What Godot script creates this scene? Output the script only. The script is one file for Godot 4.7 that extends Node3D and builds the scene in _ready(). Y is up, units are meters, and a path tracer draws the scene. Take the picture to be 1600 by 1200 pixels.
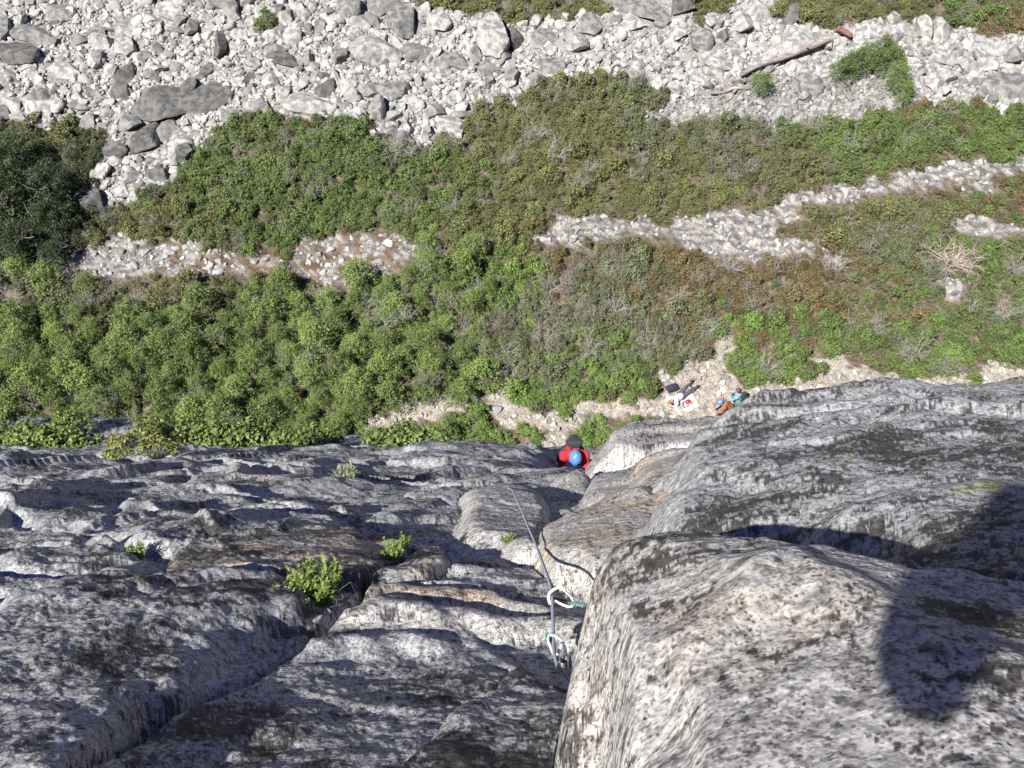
extends Node3D
# A granite face seen from a belay: slabs and a buttress falling away to brush, a dirt clearing with people and a talus field.

const SLOPE := 63.2            # degrees below the horizontal that the face falls away
const EYE := Vector3(0, 37.5, 0)
const OFF := 0.845             # metres from the eye to the mean plane of the face
var face_n := Vector3(0, cos(deg_to_rad(SLOPE)), -sin(deg_to_rad(SLOPE)))
var face_t := Vector3(0, -sin(deg_to_rad(SLOPE)), -cos(deg_to_rad(SLOPE)))
var sun_dir := Vector3(0.3963, -0.8580, -0.3268)
var counts := {}
var mats := {}
var rng := RandomNumberGenerator.new()
var n_wave := FastNoiseLite.new()
var n_spot := FastNoiseLite.new()
var n_plate := FastNoiseLite.new()
var n_crack := FastNoiseLite.new()

var blocks := [
	# slab beside the wide crack
	[PackedVector2Array([Vector2(-0.940, 2.211), Vector2(-1.045, 2.590), Vector2(-1.052, 2.927), Vector2(-1.031, 3.374), Vector2(-0.975, 3.829), Vector2(-0.858, 4.208), Vector2(-1.101, 4.669), Vector2(-1.547, 4.669), Vector2(-1.915, 4.847), Vector2(-2.083, 4.669), Vector2(-1.998, 4.073), Vector2(-1.933, 3.374), Vector2(-1.571, 2.250)]), 0.035, 0.000, 0.000, -1.388, 3.669, 0.060, 0.90, 0.030, 0.45, 0],
	# peach edged block above the crack
	[PackedVector2Array([Vector2(-1.923, 5.667), Vector2(-2.010, 6.177), Vector2(-1.664, 6.864), Vector2(-0.955, 6.239), Vector2(-0.358, 5.615), Vector2(-0.349, 4.981), Vector2(-0.529, 4.610), Vector2(-0.750, 4.525), Vector2(-1.099, 4.788), Vector2(-1.463, 4.883), Vector2(-1.514, 4.525)]), 0.060, 0.000, 0.000, -1.147, 5.352, 0.030, 1.60, 0.030, 0.50, 1],
	# stepped slab
	[PackedVector2Array([Vector2(-3.469, 9.208), Vector2(-3.076, 9.634), Vector2(-2.124, 8.755), Vector2(-1.214, 7.922), Vector2(-1.381, 6.015), Vector2(-1.830, 5.739), Vector2(-2.141, 5.739), Vector2(-2.839, 7.234)]), 0.050, 0.000, 0.000, -2.259, 7.531, 0.100, 0.90, 0.030, 0.36, 0],
	# low step
	[PackedVector2Array([Vector2(-4.868, 8.866), Vector2(-4.627, 9.535), Vector2(-3.849, 8.866), Vector2(-2.985, 7.543), Vector2(-2.389, 6.241), Vector2(-2.653, 6.398), Vector2(-3.562, 7.543), Vector2(-4.140, 7.543)]), 0.040, 0.000, 0.000, -3.634, 7.817, 0.150, 0.60, 0.030, 0.25, 0],
	# low step
	[PackedVector2Array([Vector2(-2.882, 5.256), Vector2(-2.708, 5.739), Vector2(-2.398, 5.874), Vector2(-1.977, 5.439), Vector2(-1.734, 4.945), Vector2(-2.102, 4.849), Vector2(-2.559, 4.668)]), 0.050, 0.000, 0.000, -2.337, 5.253, 0.100, 0.80, 0.030, 0.35, 0],
	# crest above the shaded dip
	[PackedVector2Array([Vector2(-3.586, 11.230), Vector2(-2.907, 11.976), Vector2(-1.769, 11.538), Vector2(-1.350, 10.572), Vector2(-2.056, 9.756), Vector2(-2.861, 9.535)]), 0.040, 0.000, 0.000, -2.421, 10.768, 0.200, 0.50, 0.030, 0.35, 0],
	# pale block under the rope
	[PackedVector2Array([Vector2(-0.404, 7.195), Vector2(-0.366, 8.824), Vector2(-0.061, 9.544), Vector2(0.271, 8.503), Vector2(0.258, 6.981), Vector2(0.171, 5.378), Vector2(0.000, 5.428), Vector2(-0.333, 6.515)]), 0.100, 0.000, 0.000, -0.058, 7.296, 0.120, 1.30, 0.030, 0.04, 2],
	# dark slab in the corner
	[PackedVector2Array([Vector2(-0.217, 2.139), Vector2(-0.141, 2.462), Vector2(0.019, 2.987), Vector2(0.092, 2.902), Vector2(0.162, 2.690), Vector2(0.110, 1.821), Vector2(-0.277, 1.821)]), 0.075, 0.000, 0.000, -0.036, 2.403, 0.012, 3.00, 0.030, 0.55, 0],
	# pale rib
	[PackedVector2Array([Vector2(-0.659, 4.059), Vector2(-0.546, 4.288), Vector2(-0.316, 4.137), Vector2(-0.103, 4.059), Vector2(0.249, 3.912), Vector2(0.245, 3.842), Vector2(-0.100, 3.935), Vector2(-0.304, 3.984)]), 0.025, 0.000, 0.000, -0.192, 4.027, 0.040, 0.50, 0.030, 0.05, 2],
	# pale rib
	[PackedVector2Array([Vector2(-0.618, 4.508), Vector2(-0.285, 4.477), Vector2(0.161, 4.216), Vector2(0.159, 4.162), Vector2(-0.278, 4.357), Vector2(-0.605, 4.416)]), 0.020, 0.000, 0.000, -0.244, 4.356, 0.030, 0.50, 0.030, 0.10, 1],
	# crest
	[PackedVector2Array([Vector2(-0.711, 3.724), Vector2(-0.358, 3.745), Vector2(-0.329, 3.693), Vector2(-0.697, 3.652)]), 0.010, 0.000, 0.000, -0.524, 3.704, 0.030, 0.50, 0.030, 0.20, 0],
	# far flake
	[PackedVector2Array([Vector2(-1.766, 18.418), Vector2(-0.917, 20.487), Vector2(0.589, 18.418), Vector2(0.457, 14.295), Vector2(-0.838, 13.121), Vector2(-1.827, 14.295)]), 0.030, 0.000, 0.000, -0.717, 16.506, 0.300, 0.50, 0.030, 0.25, 0],
	# lower ledge
	[PackedVector2Array([Vector2(-19.833, 31.029), Vector2(-13.883, 31.023), Vector2(-11.503, 31.021), Vector2(-9.321, 31.023), Vector2(-5.553, 31.028), Vector2(-1.919, 30.030), Vector2(-1.791, 28.031), Vector2(-8.637, 27.030), Vector2(-17.274, 27.032)]), -0.160, -0.003, 0.087, -9.968, 29.694, 0.400, 1.00, 0.100, 0.45, 0],
	# lowest ledge
	[PackedVector2Array([Vector2(-23.032, 36.017), Vector2(-17.504, 36.013), Vector2(-14.740, 36.016), Vector2(-12.540, 35.021), Vector2(-11.823, 33.025), Vector2(-21.113, 33.026)]), 0.266, 0.001, 0.164, -16.792, 34.853, 0.400, 1.00, 0.100, 0.40, 0],
	# near buttress
	[PackedVector2Array([Vector2(0.125, 0.800), Vector2(0.135, 1.000), Vector2(0.145, 1.300), Vector2(0.135, 1.600), Vector2(0.125, 1.950), Vector2(0.140, 2.250), Vector2(0.185, 2.480), Vector2(0.290, 2.620), Vector2(0.560, 2.300), Vector2(0.820, 2.000), Vector2(1.200, 1.780), Vector2(2.200, 1.600), Vector2(2.200, 0.800)]), .365, .3, .09, -.06, 1.95, .12, 8.0, .05, .34, 4],
	# wide face
	[PackedVector2Array([Vector2(0.376, 2.809), Vector2(0.522, 3.408), Vector2(0.763, 4.507), Vector2(0.966, 5.306), Vector2(1.269, 6.403), Vector2(1.610, 6.800), Vector2(1.986, 6.899), Vector2(3.583, 6.997), Vector2(5.822, 6.996), Vector2(1.455, 1.759), Vector2(0.688, 2.158)]), 0.713, 0.130, 0.084, 1.731, 4.913, 0.180, 1.60, 0.120, 0.37, 0],
	# peach block in the corner
	[PackedVector2Array([Vector2(0.131, 5.115), Vector2(0.269, 6.014), Vector2(0.665, 6.514), Vector2(0.833, 6.214), Vector2(0.631, 4.715), Vector2(0.366, 4.415), Vector2(0.241, 4.715)]), 0.209, 0.220, 0.053, 0.448, 5.386, 0.070, 2.00, 0.060, 0.04, 1],
	# white block in the corner
	[PackedVector2Array([Vector2(0.462, 7.616), Vector2(0.732, 8.814), Vector2(1.203, 9.413), Vector2(1.596, 8.613), Vector2(1.113, 5.814), Vector2(0.742, 5.815)]), 0.251, 0.220, 0.030, 0.975, 7.681, 0.150, 1.30, 0.100, 0.08, 2],
	# rounded block below the climber
	[PackedVector2Array([Vector2(0.442, 9.619), Vector2(0.527, 10.317), Vector2(0.760, 10.615), Vector2(0.901, 10.217), Vector2(0.795, 9.220), Vector2(0.542, 9.220)]), 0.098, 0.023, 0.156, 0.661, 9.868, 0.180, 2.00, 0.030, 0.04, 2],
	# pale rib in the corner
	[PackedVector2Array([Vector2(0.663, 5.614), Vector2(1.024, 8.011), Vector2(1.290, 8.409), Vector2(1.326, 7.410), Vector2(0.882, 5.212)]), 0.381, 0.350, 0.017, 1.037, 6.931, 0.120, 1.50, 0.100, 0.03, 1],
	# grey knob
	[PackedVector2Array([Vector2(1.073, 6.410), Vector2(1.200, 7.008), Vector2(1.336, 7.207), Vector2(1.370, 6.809), Vector2(1.241, 6.310)]), 0.491, 0.043, 0.182, 1.244, 6.749, 0.100, 2.00, 0.030, 0.10, 3],
	# far rounded bulge
	[PackedVector2Array([Vector2(1.062, 12.309), Vector2(1.556, 12.806), Vector2(2.129, 12.804), Vector2(2.636, 12.306), Vector2(2.211, 10.811), Vector2(1.451, 10.813), Vector2(0.998, 11.314)]), 0.548, 0.141, 0.174, 1.720, 11.880, 0.200, 4.00, 0.100, 0.22, 2],
]
var grooves := [
	[PackedVector2Array([Vector2(0.572, 3.448), Vector2(0.774, 3.279), Vector2(0.944, 2.959)]), 0.130, 0.200],
	[PackedVector2Array([Vector2(0.309, 1.673), Vector2(0.522, 1.929), Vector2(0.581, 1.721), Vector2(0.614, 1.484), Vector2(0.671, 1.319), Vector2(0.747, 1.237)]), -0.022, 0.080],
	[PackedVector2Array([Vector2(0.954, 2.138), Vector2(1.100, 2.270), Vector2(1.179, 2.202)]), -0.060, 0.060],
	[PackedVector2Array([Vector2(0.271, 2.295), Vector2(0.357, 2.155), Vector2(0.420, 1.936), Vector2(0.469, 1.733)]), -0.030, 0.090],
	[PackedVector2Array([Vector2(0.668, 3.374), Vector2(1.266, 3.963), Vector2(2.586, 5.779), Vector2(4.789, 8.321)]), -0.025, 0.120],
	[PackedVector2Array([Vector2(1.309, 5.386), Vector2(1.895, 5.386), Vector2(30.709, 60.013)]), -0.035, 0.140],
	[PackedVector2Array([Vector2(-1.003, 2.307), Vector2(-1.001, 2.864), Vector2(-0.877, 3.207), Vector2(-0.763, 3.748), Vector2(-0.667, 4.361), Vector2(-0.628, 4.925), Vector2(-0.534, 5.587)]), 0.130, 0.020],
	[PackedVector2Array([Vector2(-2.814, 5.256), Vector2(-2.256, 5.056), Vector2(-2.085, 5.362)]), 0.060, 0.060],
	[PackedVector2Array([Vector2(0.888, 14.186), Vector2(1.360, 20.266)]), 0.500, 0.550],
	[PackedVector2Array([Vector2(-0.569, 4.962), Vector2(-1.083, 7.074), Vector2(-1.774, 8.420), Vector2(-2.586, 9.644)]), 0.030, 0.080],
]
var talus_areas := [
	PackedVector2Array([Vector2(-38.207, -45.116), Vector2(-34.665, -34.394), Vector2(-23.320, -34.394), Vector2(-20.524, -34.602), Vector2(-19.855, -33.573), Vector2(-19.972, -31.771), Vector2(-19.897, -29.088), Vector2(-19.339, -28.532), Vector2(-18.620, -29.463), Vector2(-17.854, -30.221), Vector2(-15.643, -30.604), Vector2(-15.452, -32.364), Vector2(-14.153, -34.188), Vector2(-12.655, -34.810), Vector2(-10.104, -34.602), Vector2(-7.534, -33.982), Vector2(-4.954, -32.564), Vector2(-3.752, -33.573), Vector2(-2.345, -33.573), Vector2(-2.061, -35.019), Vector2(0.000, -35.651), Vector2(0.966, -36.721), Vector2(5.196, -37.593), Vector2(7.101, -36.938), Vector2(7.989, -35.863), Vector2(10.144, -35.019), Vector2(11.952, -34.188), Vector2(15.156, -34.602), Vector2(17.401, -34.810), Vector2(19.733, -35.439), Vector2(22.368, -35.863), Vector2(24.237, -35.651), Vector2(25.361, -35.019), Vector2(34.597, -34.188), Vector2(38.207, -45.116)]),
]
var talus_brush := [
	PackedVector2Array([Vector2(-5.606, -46.130), Vector2(-5.095, -42.559), Vector2(-2.033, -42.271), Vector2(-1.852, -41.605), Vector2(0.000, -41.322), Vector2(1.689, -41.937), Vector2(4.045, -41.700), Vector2(6.294, -42.751), Vector2(6.482, -46.130)]),
	PackedVector2Array([Vector2(14.541, -46.130), Vector2(14.036, -42.080), Vector2(16.434, -41.134), Vector2(18.477, -41.322), Vector2(20.208, -41.605), Vector2(21.818, -41.228), Vector2(24.432, -40.900), Vector2(26.651, -40.389), Vector2(36.463, -39.837), Vector2(38.543, -46.130)]),
	PackedVector2Array([Vector2(9.811, -46.130), Vector2(12.264, -46.130), Vector2(11.548, -42.559), Vector2(10.061, -41.134), Vector2(9.406, -41.322)]),
	PackedVector2Array([Vector2(-13.371, -41.322), Vector2(-12.518, -41.511), Vector2(-12.558, -40.667), Vector2(-13.281, -40.575)]),
]
var gravel_areas := [
	PackedVector2Array([Vector2(6.328, -34.810), Vector2(8.342, -36.291), Vector2(11.366, -37.593), Vector2(14.999, -38.035), Vector2(20.134, -37.593), Vector2(20.729, -35.651), Vector2(17.367, -34.602), Vector2(11.928, -33.982)]),
]
var bare_areas := [
	PackedVector2Array([Vector2(-10.584, -26.015), Vector2(-9.433, -27.618), Vector2(-7.995, -28.055), Vector2(-5.322, -27.909), Vector2(-4.259, -27.257), Vector2(-4.665, -26.543), Vector2(-5.778, -25.665), Vector2(-6.917, -25.423), Vector2(-8.046, -25.146), Vector2(-9.517, -25.492)]),
	PackedVector2Array([Vector2(-22.536, -25.665), Vector2(-20.954, -26.366), Vector2(-19.862, -26.721), Vector2(-18.243, -27.437), Vector2(-17.129, -27.799), Vector2(-16.417, -27.078), Vector2(-14.685, -27.257), Vector2(-13.703, -26.543), Vector2(-10.496, -26.543), Vector2(-10.420, -25.840), Vector2(-12.712, -25.665), Vector2(-15.862, -25.492), Vector2(-18.458, -25.492), Vector2(-21.341, -25.492)]),
	PackedVector2Array([Vector2(0.733, -27.078), Vector2(2.083, -28.532), Vector2(3.882, -28.902), Vector2(5.962, -28.717), Vector2(7.141, -28.532), Vector2(8.959, -28.902), Vector2(11.669, -29.088), Vector2(12.963, -29.840), Vector2(13.920, -30.221), Vector2(15.374, -29.840), Vector2(13.165, -29.088), Vector2(11.813, -27.799), Vector2(13.510, -27.257), Vector2(15.161, -26.543), Vector2(14.788, -26.015), Vector2(12.875, -26.899), Vector2(10.788, -26.543), Vector2(9.639, -26.721), Vector2(7.356, -27.437), Vector2(4.717, -27.618), Vector2(2.932, -27.078)]),
	PackedVector2Array([Vector2(12.904, -29.388), Vector2(15.153, -30.374), Vector2(17.671, -30.912), Vector2(19.649, -31.692), Vector2(22.191, -32.087), Vector2(24.733, -32.404), Vector2(30.964, -32.564), Vector2(30.632, -31.457), Vector2(24.505, -31.457), Vector2(21.344, -30.990), Vector2(19.396, -30.374), Vector2(17.524, -30.068), Vector2(15.039, -29.614)]),
	PackedVector2Array([Vector2(20.225, -28.791), Vector2(21.478, -28.791), Vector2(23.688, -28.055), Vector2(26.609, -27.909), Vector2(26.375, -27.042), Vector2(23.496, -27.257), Vector2(21.814, -27.618), Vector2(20.400, -27.909)]),
	PackedVector2Array([Vector2(21.333, -30.221), Vector2(22.546, -30.912), Vector2(23.693, -30.604), Vector2(21.746, -30.030)]),
	PackedVector2Array([Vector2(18.822, -25.146), Vector2(20.188, -25.492), Vector2(20.940, -24.975), Vector2(19.957, -24.395), Vector2(19.116, -24.463)]),
]
var dirt_areas := [
	PackedVector2Array([Vector2(6.423, -18.575), Vector2(6.207, -19.328), Vector2(6.840, -20.559), Vector2(7.851, -21.187), Vector2(8.222, -20.715), Vector2(8.540, -21.187), Vector2(9.010, -22.633), Vector2(9.530, -22.796), Vector2(9.692, -21.664), Vector2(9.028, -20.559), Vector2(10.325, -19.939), Vector2(12.823, -20.310), Vector2(13.223, -21.187), Vector2(14.349, -21.345), Vector2(14.525, -20.715), Vector2(16.443, -20.715), Vector2(16.875, -20.093), Vector2(20.176, -20.248), Vector2(20.900, -21.029), Vector2(21.947, -20.809), Vector2(27.405, -20.715), Vector2(26.106, -16.391), Vector2(6.266, -16.391)]),
	PackedVector2Array([Vector2(-2.685, -18.875), Vector2(-1.760, -19.632), Vector2(-0.869, -19.847), Vector2(-0.593, -19.267), Vector2(-1.478, -18.965)]),
]
var trails := [
	[PackedVector2Array([Vector2(-6.855, -17.252), Vector2(-5.577, -17.894), Vector2(-4.014, -18.575), Vector2(-2.554, -18.965), Vector2(-0.947, -19.571)]), 0.32],
	[PackedVector2Array([Vector2(-0.810, -19.389), Vector2(0.000, -18.426), Vector2(1.864, -18.130), Vector2(3.217, -18.725), Vector2(5.111, -19.025), Vector2(6.706, -18.785)]), 0.38],
	[PackedVector2Array([Vector2(1.864, -18.130), Vector2(1.787, -16.963)]), 0.60],
]
# brush zones: x, z, radius, palette weights
var zones := [
	[-22.39, -30.22, 4.00, 3],
	[-23.09, -33.37, 2.20, 1],
	[-13.83, -31.77, 4.00, 5],
	[-9.22, -31.77, 5.00, 5],
	[-4.84, -30.22, 4.00, 5],
	[-10.51, -29.46, 4.00, 5],
	[-16.39, -28.72, 3.00, 1],
	[-6.22, -32.97, 2.00, 4],
	[-10.67, -33.98, 1.50, 2],
	[-1.25, -33.37, 3.00, 1],
	[3.12, -33.37, 4.00, 1],
	[6.29, -34.19, 3.00, 4],
	[3.03, -30.22, 4.00, 1],
	[7.65, -31.38, 4.00, 1],
	[-2.94, -27.26, 3.00, 1],
	[-1.19, -28.72, 3.00, 1],
	[10.84, -32.56, 3.00, 4],
	[12.24, -31.38, 3.00, 1],
	[15.54, -32.97, 3.00, 5],
	[19.74, -33.78, 3.00, 5],
	[23.50, -33.78, 3.00, 5],
	[20.61, -35.02, 2.00, 2],
	[13.46, -29.09, 2.00, 1],
	[16.04, -28.35, 4.00, 1],
	[14.74, -27.62, 3.00, 2],
	[19.52, -29.46, 3.00, 1],
	[22.65, -28.72, 2.50, 2],
	[20.48, -26.90, 4.00, 5],
	[17.49, -26.54, 3.00, 4],
	[22.58, -25.84, 4.00, 5],
	[7.26, -26.19, 2.20, 2],
	[9.55, -25.84, 2.50, 2],
	[12.40, -25.49, 3.50, 2],
	[14.84, -24.46, 3.00, 2],
	[10.76, -23.79, 2.40, 2],
	[2.90, -26.19, 2.20, 2],
	[4.63, -25.84, 2.00, 4],
	[6.80, -23.79, 2.00, 2],
	[4.55, -24.12, 2.50, 4],
	[2.27, -23.79, 2.50, 4],
	[-21.26, -25.15, 3.00, 4],
	[-17.18, -24.80, 3.00, 1],
	[-13.41, -24.46, 3.00, 1],
	[-19.26, -23.79, 3.00, 4],
	[-15.53, -23.46, 3.00, 1],
	[-10.88, -24.80, 2.00, 1],
	[-20.94, -21.19, 4.00, 6],
	[-17.78, -20.56, 4.00, 6],
	[-14.32, -21.19, 4.00, 6],
	[-11.06, -21.50, 4.00, 6],
	[-7.82, -22.47, 4.00, 6],
	[-5.06, -23.12, 4.00, 6],
	[-8.70, -19.94, 4.00, 6],
	[-5.45, -20.25, 4.00, 6],
	[-12.06, -18.72, 3.00, 6],
	[-18.23, -18.72, 3.00, 6],
	[-2.75, -21.19, 3.00, 6],
	[-2.84, -24.12, 3.00, 6],
	[-0.57, -24.80, 2.00, 0],
	[-3.46, -25.49, 2.00, 0],
	[-15.06, -19.03, 1.20, 3],
	[-13.54, -19.63, 1.20, 3],
	[-1.12, -22.47, 3.00, 4],
	[0.55, -21.19, 3.00, 4],
	[2.18, -20.25, 3.00, 0],
	[4.41, -21.19, 3.00, 5],
	[5.45, -20.25, 2.40, 5],
	[2.78, -22.15, 3.00, 4],
	[-2.11, -17.25, 2.50, 0],
	[-3.95, -17.25, 2.00, 0],
	[0.00, -17.25, 2.00, 0],
	[4.26, -18.13, 2.00, 0],
	[7.79, -22.15, 2.00, 4],
	[11.10, -21.82, 3.00, 0],
	[13.97, -22.47, 3.00, 5],
	[16.64, -21.82, 3.00, 5],
	[18.41, -23.79, 3.00, 5],
	[15.47, -23.12, 3.00, 1],
	[20.95, -22.47, 4.00, 5],
	[19.22, -20.87, 3.00, 0],
	[12.35, -20.87, 2.00, 5],
	[0.00, -42.66, 4.00, 1],
	[-3.40, -42.66, 3.00, 1],
	[20.40, -42.66, 5.00, 1],
	[16.93, -42.18, 3.00, 1],
	[25.28, -41.70, 3.00, 2],
	[23.80, -42.66, 4.00, 5],
]
# boulders told apart in the talus: x, z, width, depth, height, turn, tone
var big_boulders := [
	[-17.54, -35.65, 3.51, 2.21, 0.90, 0.10, 2],
	[-15.53, -36.08, 2.24, 1.71, 0.70, -0.25, 2],
	[-7.07, -38.93, 2.04, 1.93, 1.50, 0.20, 0],
	[-0.83, -40.02, 2.19, 2.48, 1.60, 0.10, 0],
	[-5.64, -41.32, 1.55, 2.15, 1.50, 0.40, 1],
	[-6.94, -42.75, 2.04, 1.54, 1.20, 0.00, 1],
	[-8.80, -42.18, 1.35, 1.53, 1.00, 0.30, 1],
	[-19.79, -37.86, 0.91, 1.22, 0.80, 0.60, 2],
	[-14.97, -39.29, 0.79, 1.50, 0.90, 0.00, 2],
	[-25.36, -38.84, 1.84, 1.23, 0.90, 0.25, 2],
	[-24.99, -40.39, 2.00, 1.15, 0.80, 0.30, 1],
	[-26.35, -40.53, 1.33, 1.33, 0.80, 0.20, 1],
	[-19.69, -29.54, 1.32, 1.60, 1.30, 0.15, 2],
	[-18.07, -33.57, 1.75, 2.08, 1.40, 0.60, 2],
	[-19.58, -32.97, 1.24, 0.75, 0.50, 0.00, 2],
	[-17.14, -34.19, 1.07, 1.51, 0.70, 0.30, 1],
	[-18.95, -34.60, 1.39, 0.93, 0.60, -0.20, 1],
	[-23.89, -42.27, 1.22, 1.17, 0.70, 0.30, 1],
	[-15.30, -42.66, 1.36, 1.00, 0.70, 0.20, 1],
	[-14.74, -42.27, 1.02, 1.63, 0.90, -0.20, 1],
	[-11.51, -38.35, 1.44, 0.87, 0.70, 0.15, 2],
	[-12.19, -39.15, 1.32, 0.79, 0.60, 0.20, 1],
	[-11.46, -40.07, 1.00, 1.06, 0.70, 0.30, 0],
	[-9.31, -36.38, 0.83, 1.11, 0.70, 0.70, 2],
	[-7.05, -36.20, 1.09, 0.68, 0.60, 0.10, 1],
	[-6.10, -36.29, 1.15, 0.94, 0.70, 0.20, 1],
	[-4.94, -39.15, 1.45, 1.32, 0.80, -0.10, 1],
	[-3.70, -41.46, 1.68, 1.17, 0.80, 0.10, 0],
	[-2.78, -38.48, 1.31, 0.96, 0.70, 0.20, 1],
	[-1.30, -38.03, 1.30, 1.04, 0.80, 0.30, 1],
	[-6.65, -34.94, 0.70, 1.35, 1.00, 0.00, 1],
	[-5.34, -32.76, 1.18, 1.41, 1.20, 0.20, 1],
	[-3.80, -35.02, 1.14, 0.68, 0.60, 0.10, 1],
	[-3.15, -34.39, 1.07, 0.92, 0.70, 0.50, 0],
	[-10.16, -35.23, 2.10, 1.19, 0.80, 0.10, 0],
	[-13.60, -34.81, 1.58, 0.76, 0.60, 0.10, 1],
	[6.93, -42.08, 3.04, 1.62, 1.00, 0.20, 1],
	[8.88, -42.27, 1.49, 1.72, 1.20, 0.60, 2],
	[9.61, -39.84, 1.19, 1.33, 0.90, 0.20, 1],
	[14.74, -39.75, 2.45, 2.03, 1.00, 0.30, 0],
	[3.30, -39.47, 1.45, 1.15, 0.90, 0.20, 0],
	[1.96, -38.03, 1.11, 1.13, 0.70, 0.10, 1],
	[0.17, -40.30, 0.53, 1.51, 0.80, 0.00, 2],
	[4.19, -40.99, 1.67, 1.25, 0.70, 0.20, 1],
	[10.50, -38.70, 1.44, 1.49, 0.80, 0.10, 0],
	[6.20, -40.99, 1.47, 1.25, 0.80, 0.40, 0],
	[21.27, -40.67, 0.80, 1.25, 1.10, 0.00, 0],
	[22.31, -40.67, 1.07, 1.42, 1.10, 0.20, 0],
	[25.81, -38.93, 1.32, 1.05, 0.80, 0.40, 1],
	[25.05, -37.07, 1.94, 1.72, 0.90, 0.10, 1],
	[23.28, -38.35, 0.98, 1.05, 0.80, 0.30, 0],
	[24.28, -38.70, 1.31, 1.31, 0.70, -0.30, 0],
	[21.98, -38.70, 1.18, 0.96, 0.60, 0.30, 0],
	[21.10, -36.72, 1.16, 0.94, 0.60, -0.40, 0],
	[14.87, -37.07, 1.29, 1.21, 0.70, 0.20, 1],
	[12.86, -42.18, 1.49, 1.26, 0.80, 0.30, 0],
	[12.06, -40.99, 1.14, 1.25, 0.80, 0.20, 0],
	[-23.60, -35.65, 1.91, 1.11, 0.60, 0.20, 0],
	[-23.52, -35.99, 0.83, 1.02, 0.80, 0.50, 1],
	[-19.85, -39.61, 1.52, 0.97, 0.70, 0.30, 0],
	[-21.54, -40.67, 1.00, 0.89, 0.70, 0.30, 1],
	[-22.63, -40.30, 1.13, 0.80, 0.60, 0.20, 1],
	[-18.28, -42.18, 1.69, 0.99, 0.50, 0.30, 0],
	[-22.99, -38.03, 1.96, 0.96, 0.60, 0.35, 0],
	[-16.71, -40.76, 0.87, 0.98, 0.70, 0.20, 1],
	[1.66, -40.30, 1.13, 1.24, 0.80, 0.10, 1],
	[-8.07, -41.46, 1.01, 1.08, 0.80, 0.50, 0],
	[-12.21, -35.02, 1.27, 0.85, 0.60, 0.10, 1],
	[-25.11, -35.02, 0.95, 0.93, 0.80, 0.20, 1],
]
var dead_spots := [Vector3(19.86, 0, -26.01), Vector3(1.25, 0, -33.37), Vector3(2.15, 0, -31.97), Vector3(-6.25, 0, -33.57), Vector3(-5.58, 0, -32.76), Vector3(-0.15, 0, -31.97), Vector3(-4.94, 0, -32.36), Vector3(4.17, 0, -25.32), Vector3(5.83, 0, -21.82), Vector3(8.52, 0, -22.47), Vector3(9.84, 0, -25.84), Vector3(3.03, 0, -30.22), Vector3(6.15, 0, -31.77), Vector3(-4.00, 0, -24.63), Vector3(-1.71, 0, -24.12), Vector3(-5.95, 0, -23.79), Vector3(-2.23, 0, -22.47), Vector3(-0.28, 0, -21.19), Vector3(1.39, 0, -21.82), Vector3(3.32, 0, -21.50), Vector3(-3.02, 0, -20.87), Vector3(12.31, 0, -24.80), Vector3(14.47, 0, -25.84), Vector3(18.59, 0, -26.19), Vector3(22.50, 0, -25.49), Vector3(15.92, 0, -22.47), Vector3(17.08, 0, -21.19), Vector3(18.60, 0, -20.56), Vector3(21.38, 0, -23.12), Vector3(-21.81, 0, -23.79), Vector3(-16.40, 0, -23.62), Vector3(-18.80, 0, -20.87), Vector3(2.28, 0, -24.46), Vector3(4.52, 0, -23.46), Vector3(-8.53, 0, -24.12), Vector3(10.94, 0, -20.56), Vector3(7.39, 0, -24.12), Vector3(16.41, 0, -32.56), Vector3(14.72, 0, -33.78)]
var talus_bush_spots := [Vector3(17.81, 0, -38.26), Vector3(18.74, 0, -38.57), Vector3(18.20, 0, -37.68), Vector3(19.17, 0, -36.72), Vector3(16.61, 0, -37.51), Vector3(17.25, 0, -37.81), Vector3(19.06, 0, -37.95), Vector3(12.35, 0, -36.29), Vector3(19.33, 0, -35.86)]
var rope_path := [Vector3(0.1900, 34.4539, -0.5974), Vector3(0.1693, 34.2882, -0.6692), Vector3(0.1517, 34.1562, -0.7277), Vector3(0.1436, 34.0671, -0.7900), Vector3(0.1452, 33.9972, -0.8504), Vector3(0.1481, 33.9034, -0.9424), Vector3(0.1516, 33.7942, -1.0436), Vector3(0.1524, 33.7305, -1.0965), Vector3(0.1477, 33.5530, -1.2036), Vector3(0.1351, 33.0681, -1.4418), Vector3(0.1192, 32.5453, -1.7045), Vector3(0.0958, 32.0250, -1.9721), Vector3(0.0673, 31.3044, -2.3422), Vector3(0.0287, 30.5050, -2.7558), Vector3(0.0000, 29.9443, -3.0432), Vector3(-0.0451, 29.2832, -3.3336), Vector3(-0.1244, 28.4448, -3.6738)]
var carabiner_path := [Vector3(0.1448, 33.7808, -1.0376), Vector3(0.1378, 33.7810, -1.0572), Vector3(0.1406, 33.7812, -1.0768), Vector3(0.1579, 33.7804, -1.0944), Vector3(0.1798, 33.7849, -1.1029), Vector3(0.1968, 33.7827, -1.0987), Vector3(0.2012, 33.7846, -1.0832)]
var carabiner_gate := [Vector3(0.2012, 33.7846, -1.0832), Vector3(0.2152, 33.7878, -1.0700), Vector3(0.2244, 33.7921, -1.0589)]
var carabiner_spine := [Vector3(0.2244, 33.7921, -1.0589), Vector3(0.2311, 33.7930, -1.0415), Vector3(0.2233, 33.7940, -1.0242), Vector3(0.2113, 33.7940, -1.0242), Vector3(0.1901, 33.7885, -1.0330), Vector3(0.1641, 33.7864, -1.0482), Vector3(0.1448, 33.7808, -1.0376)]
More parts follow.
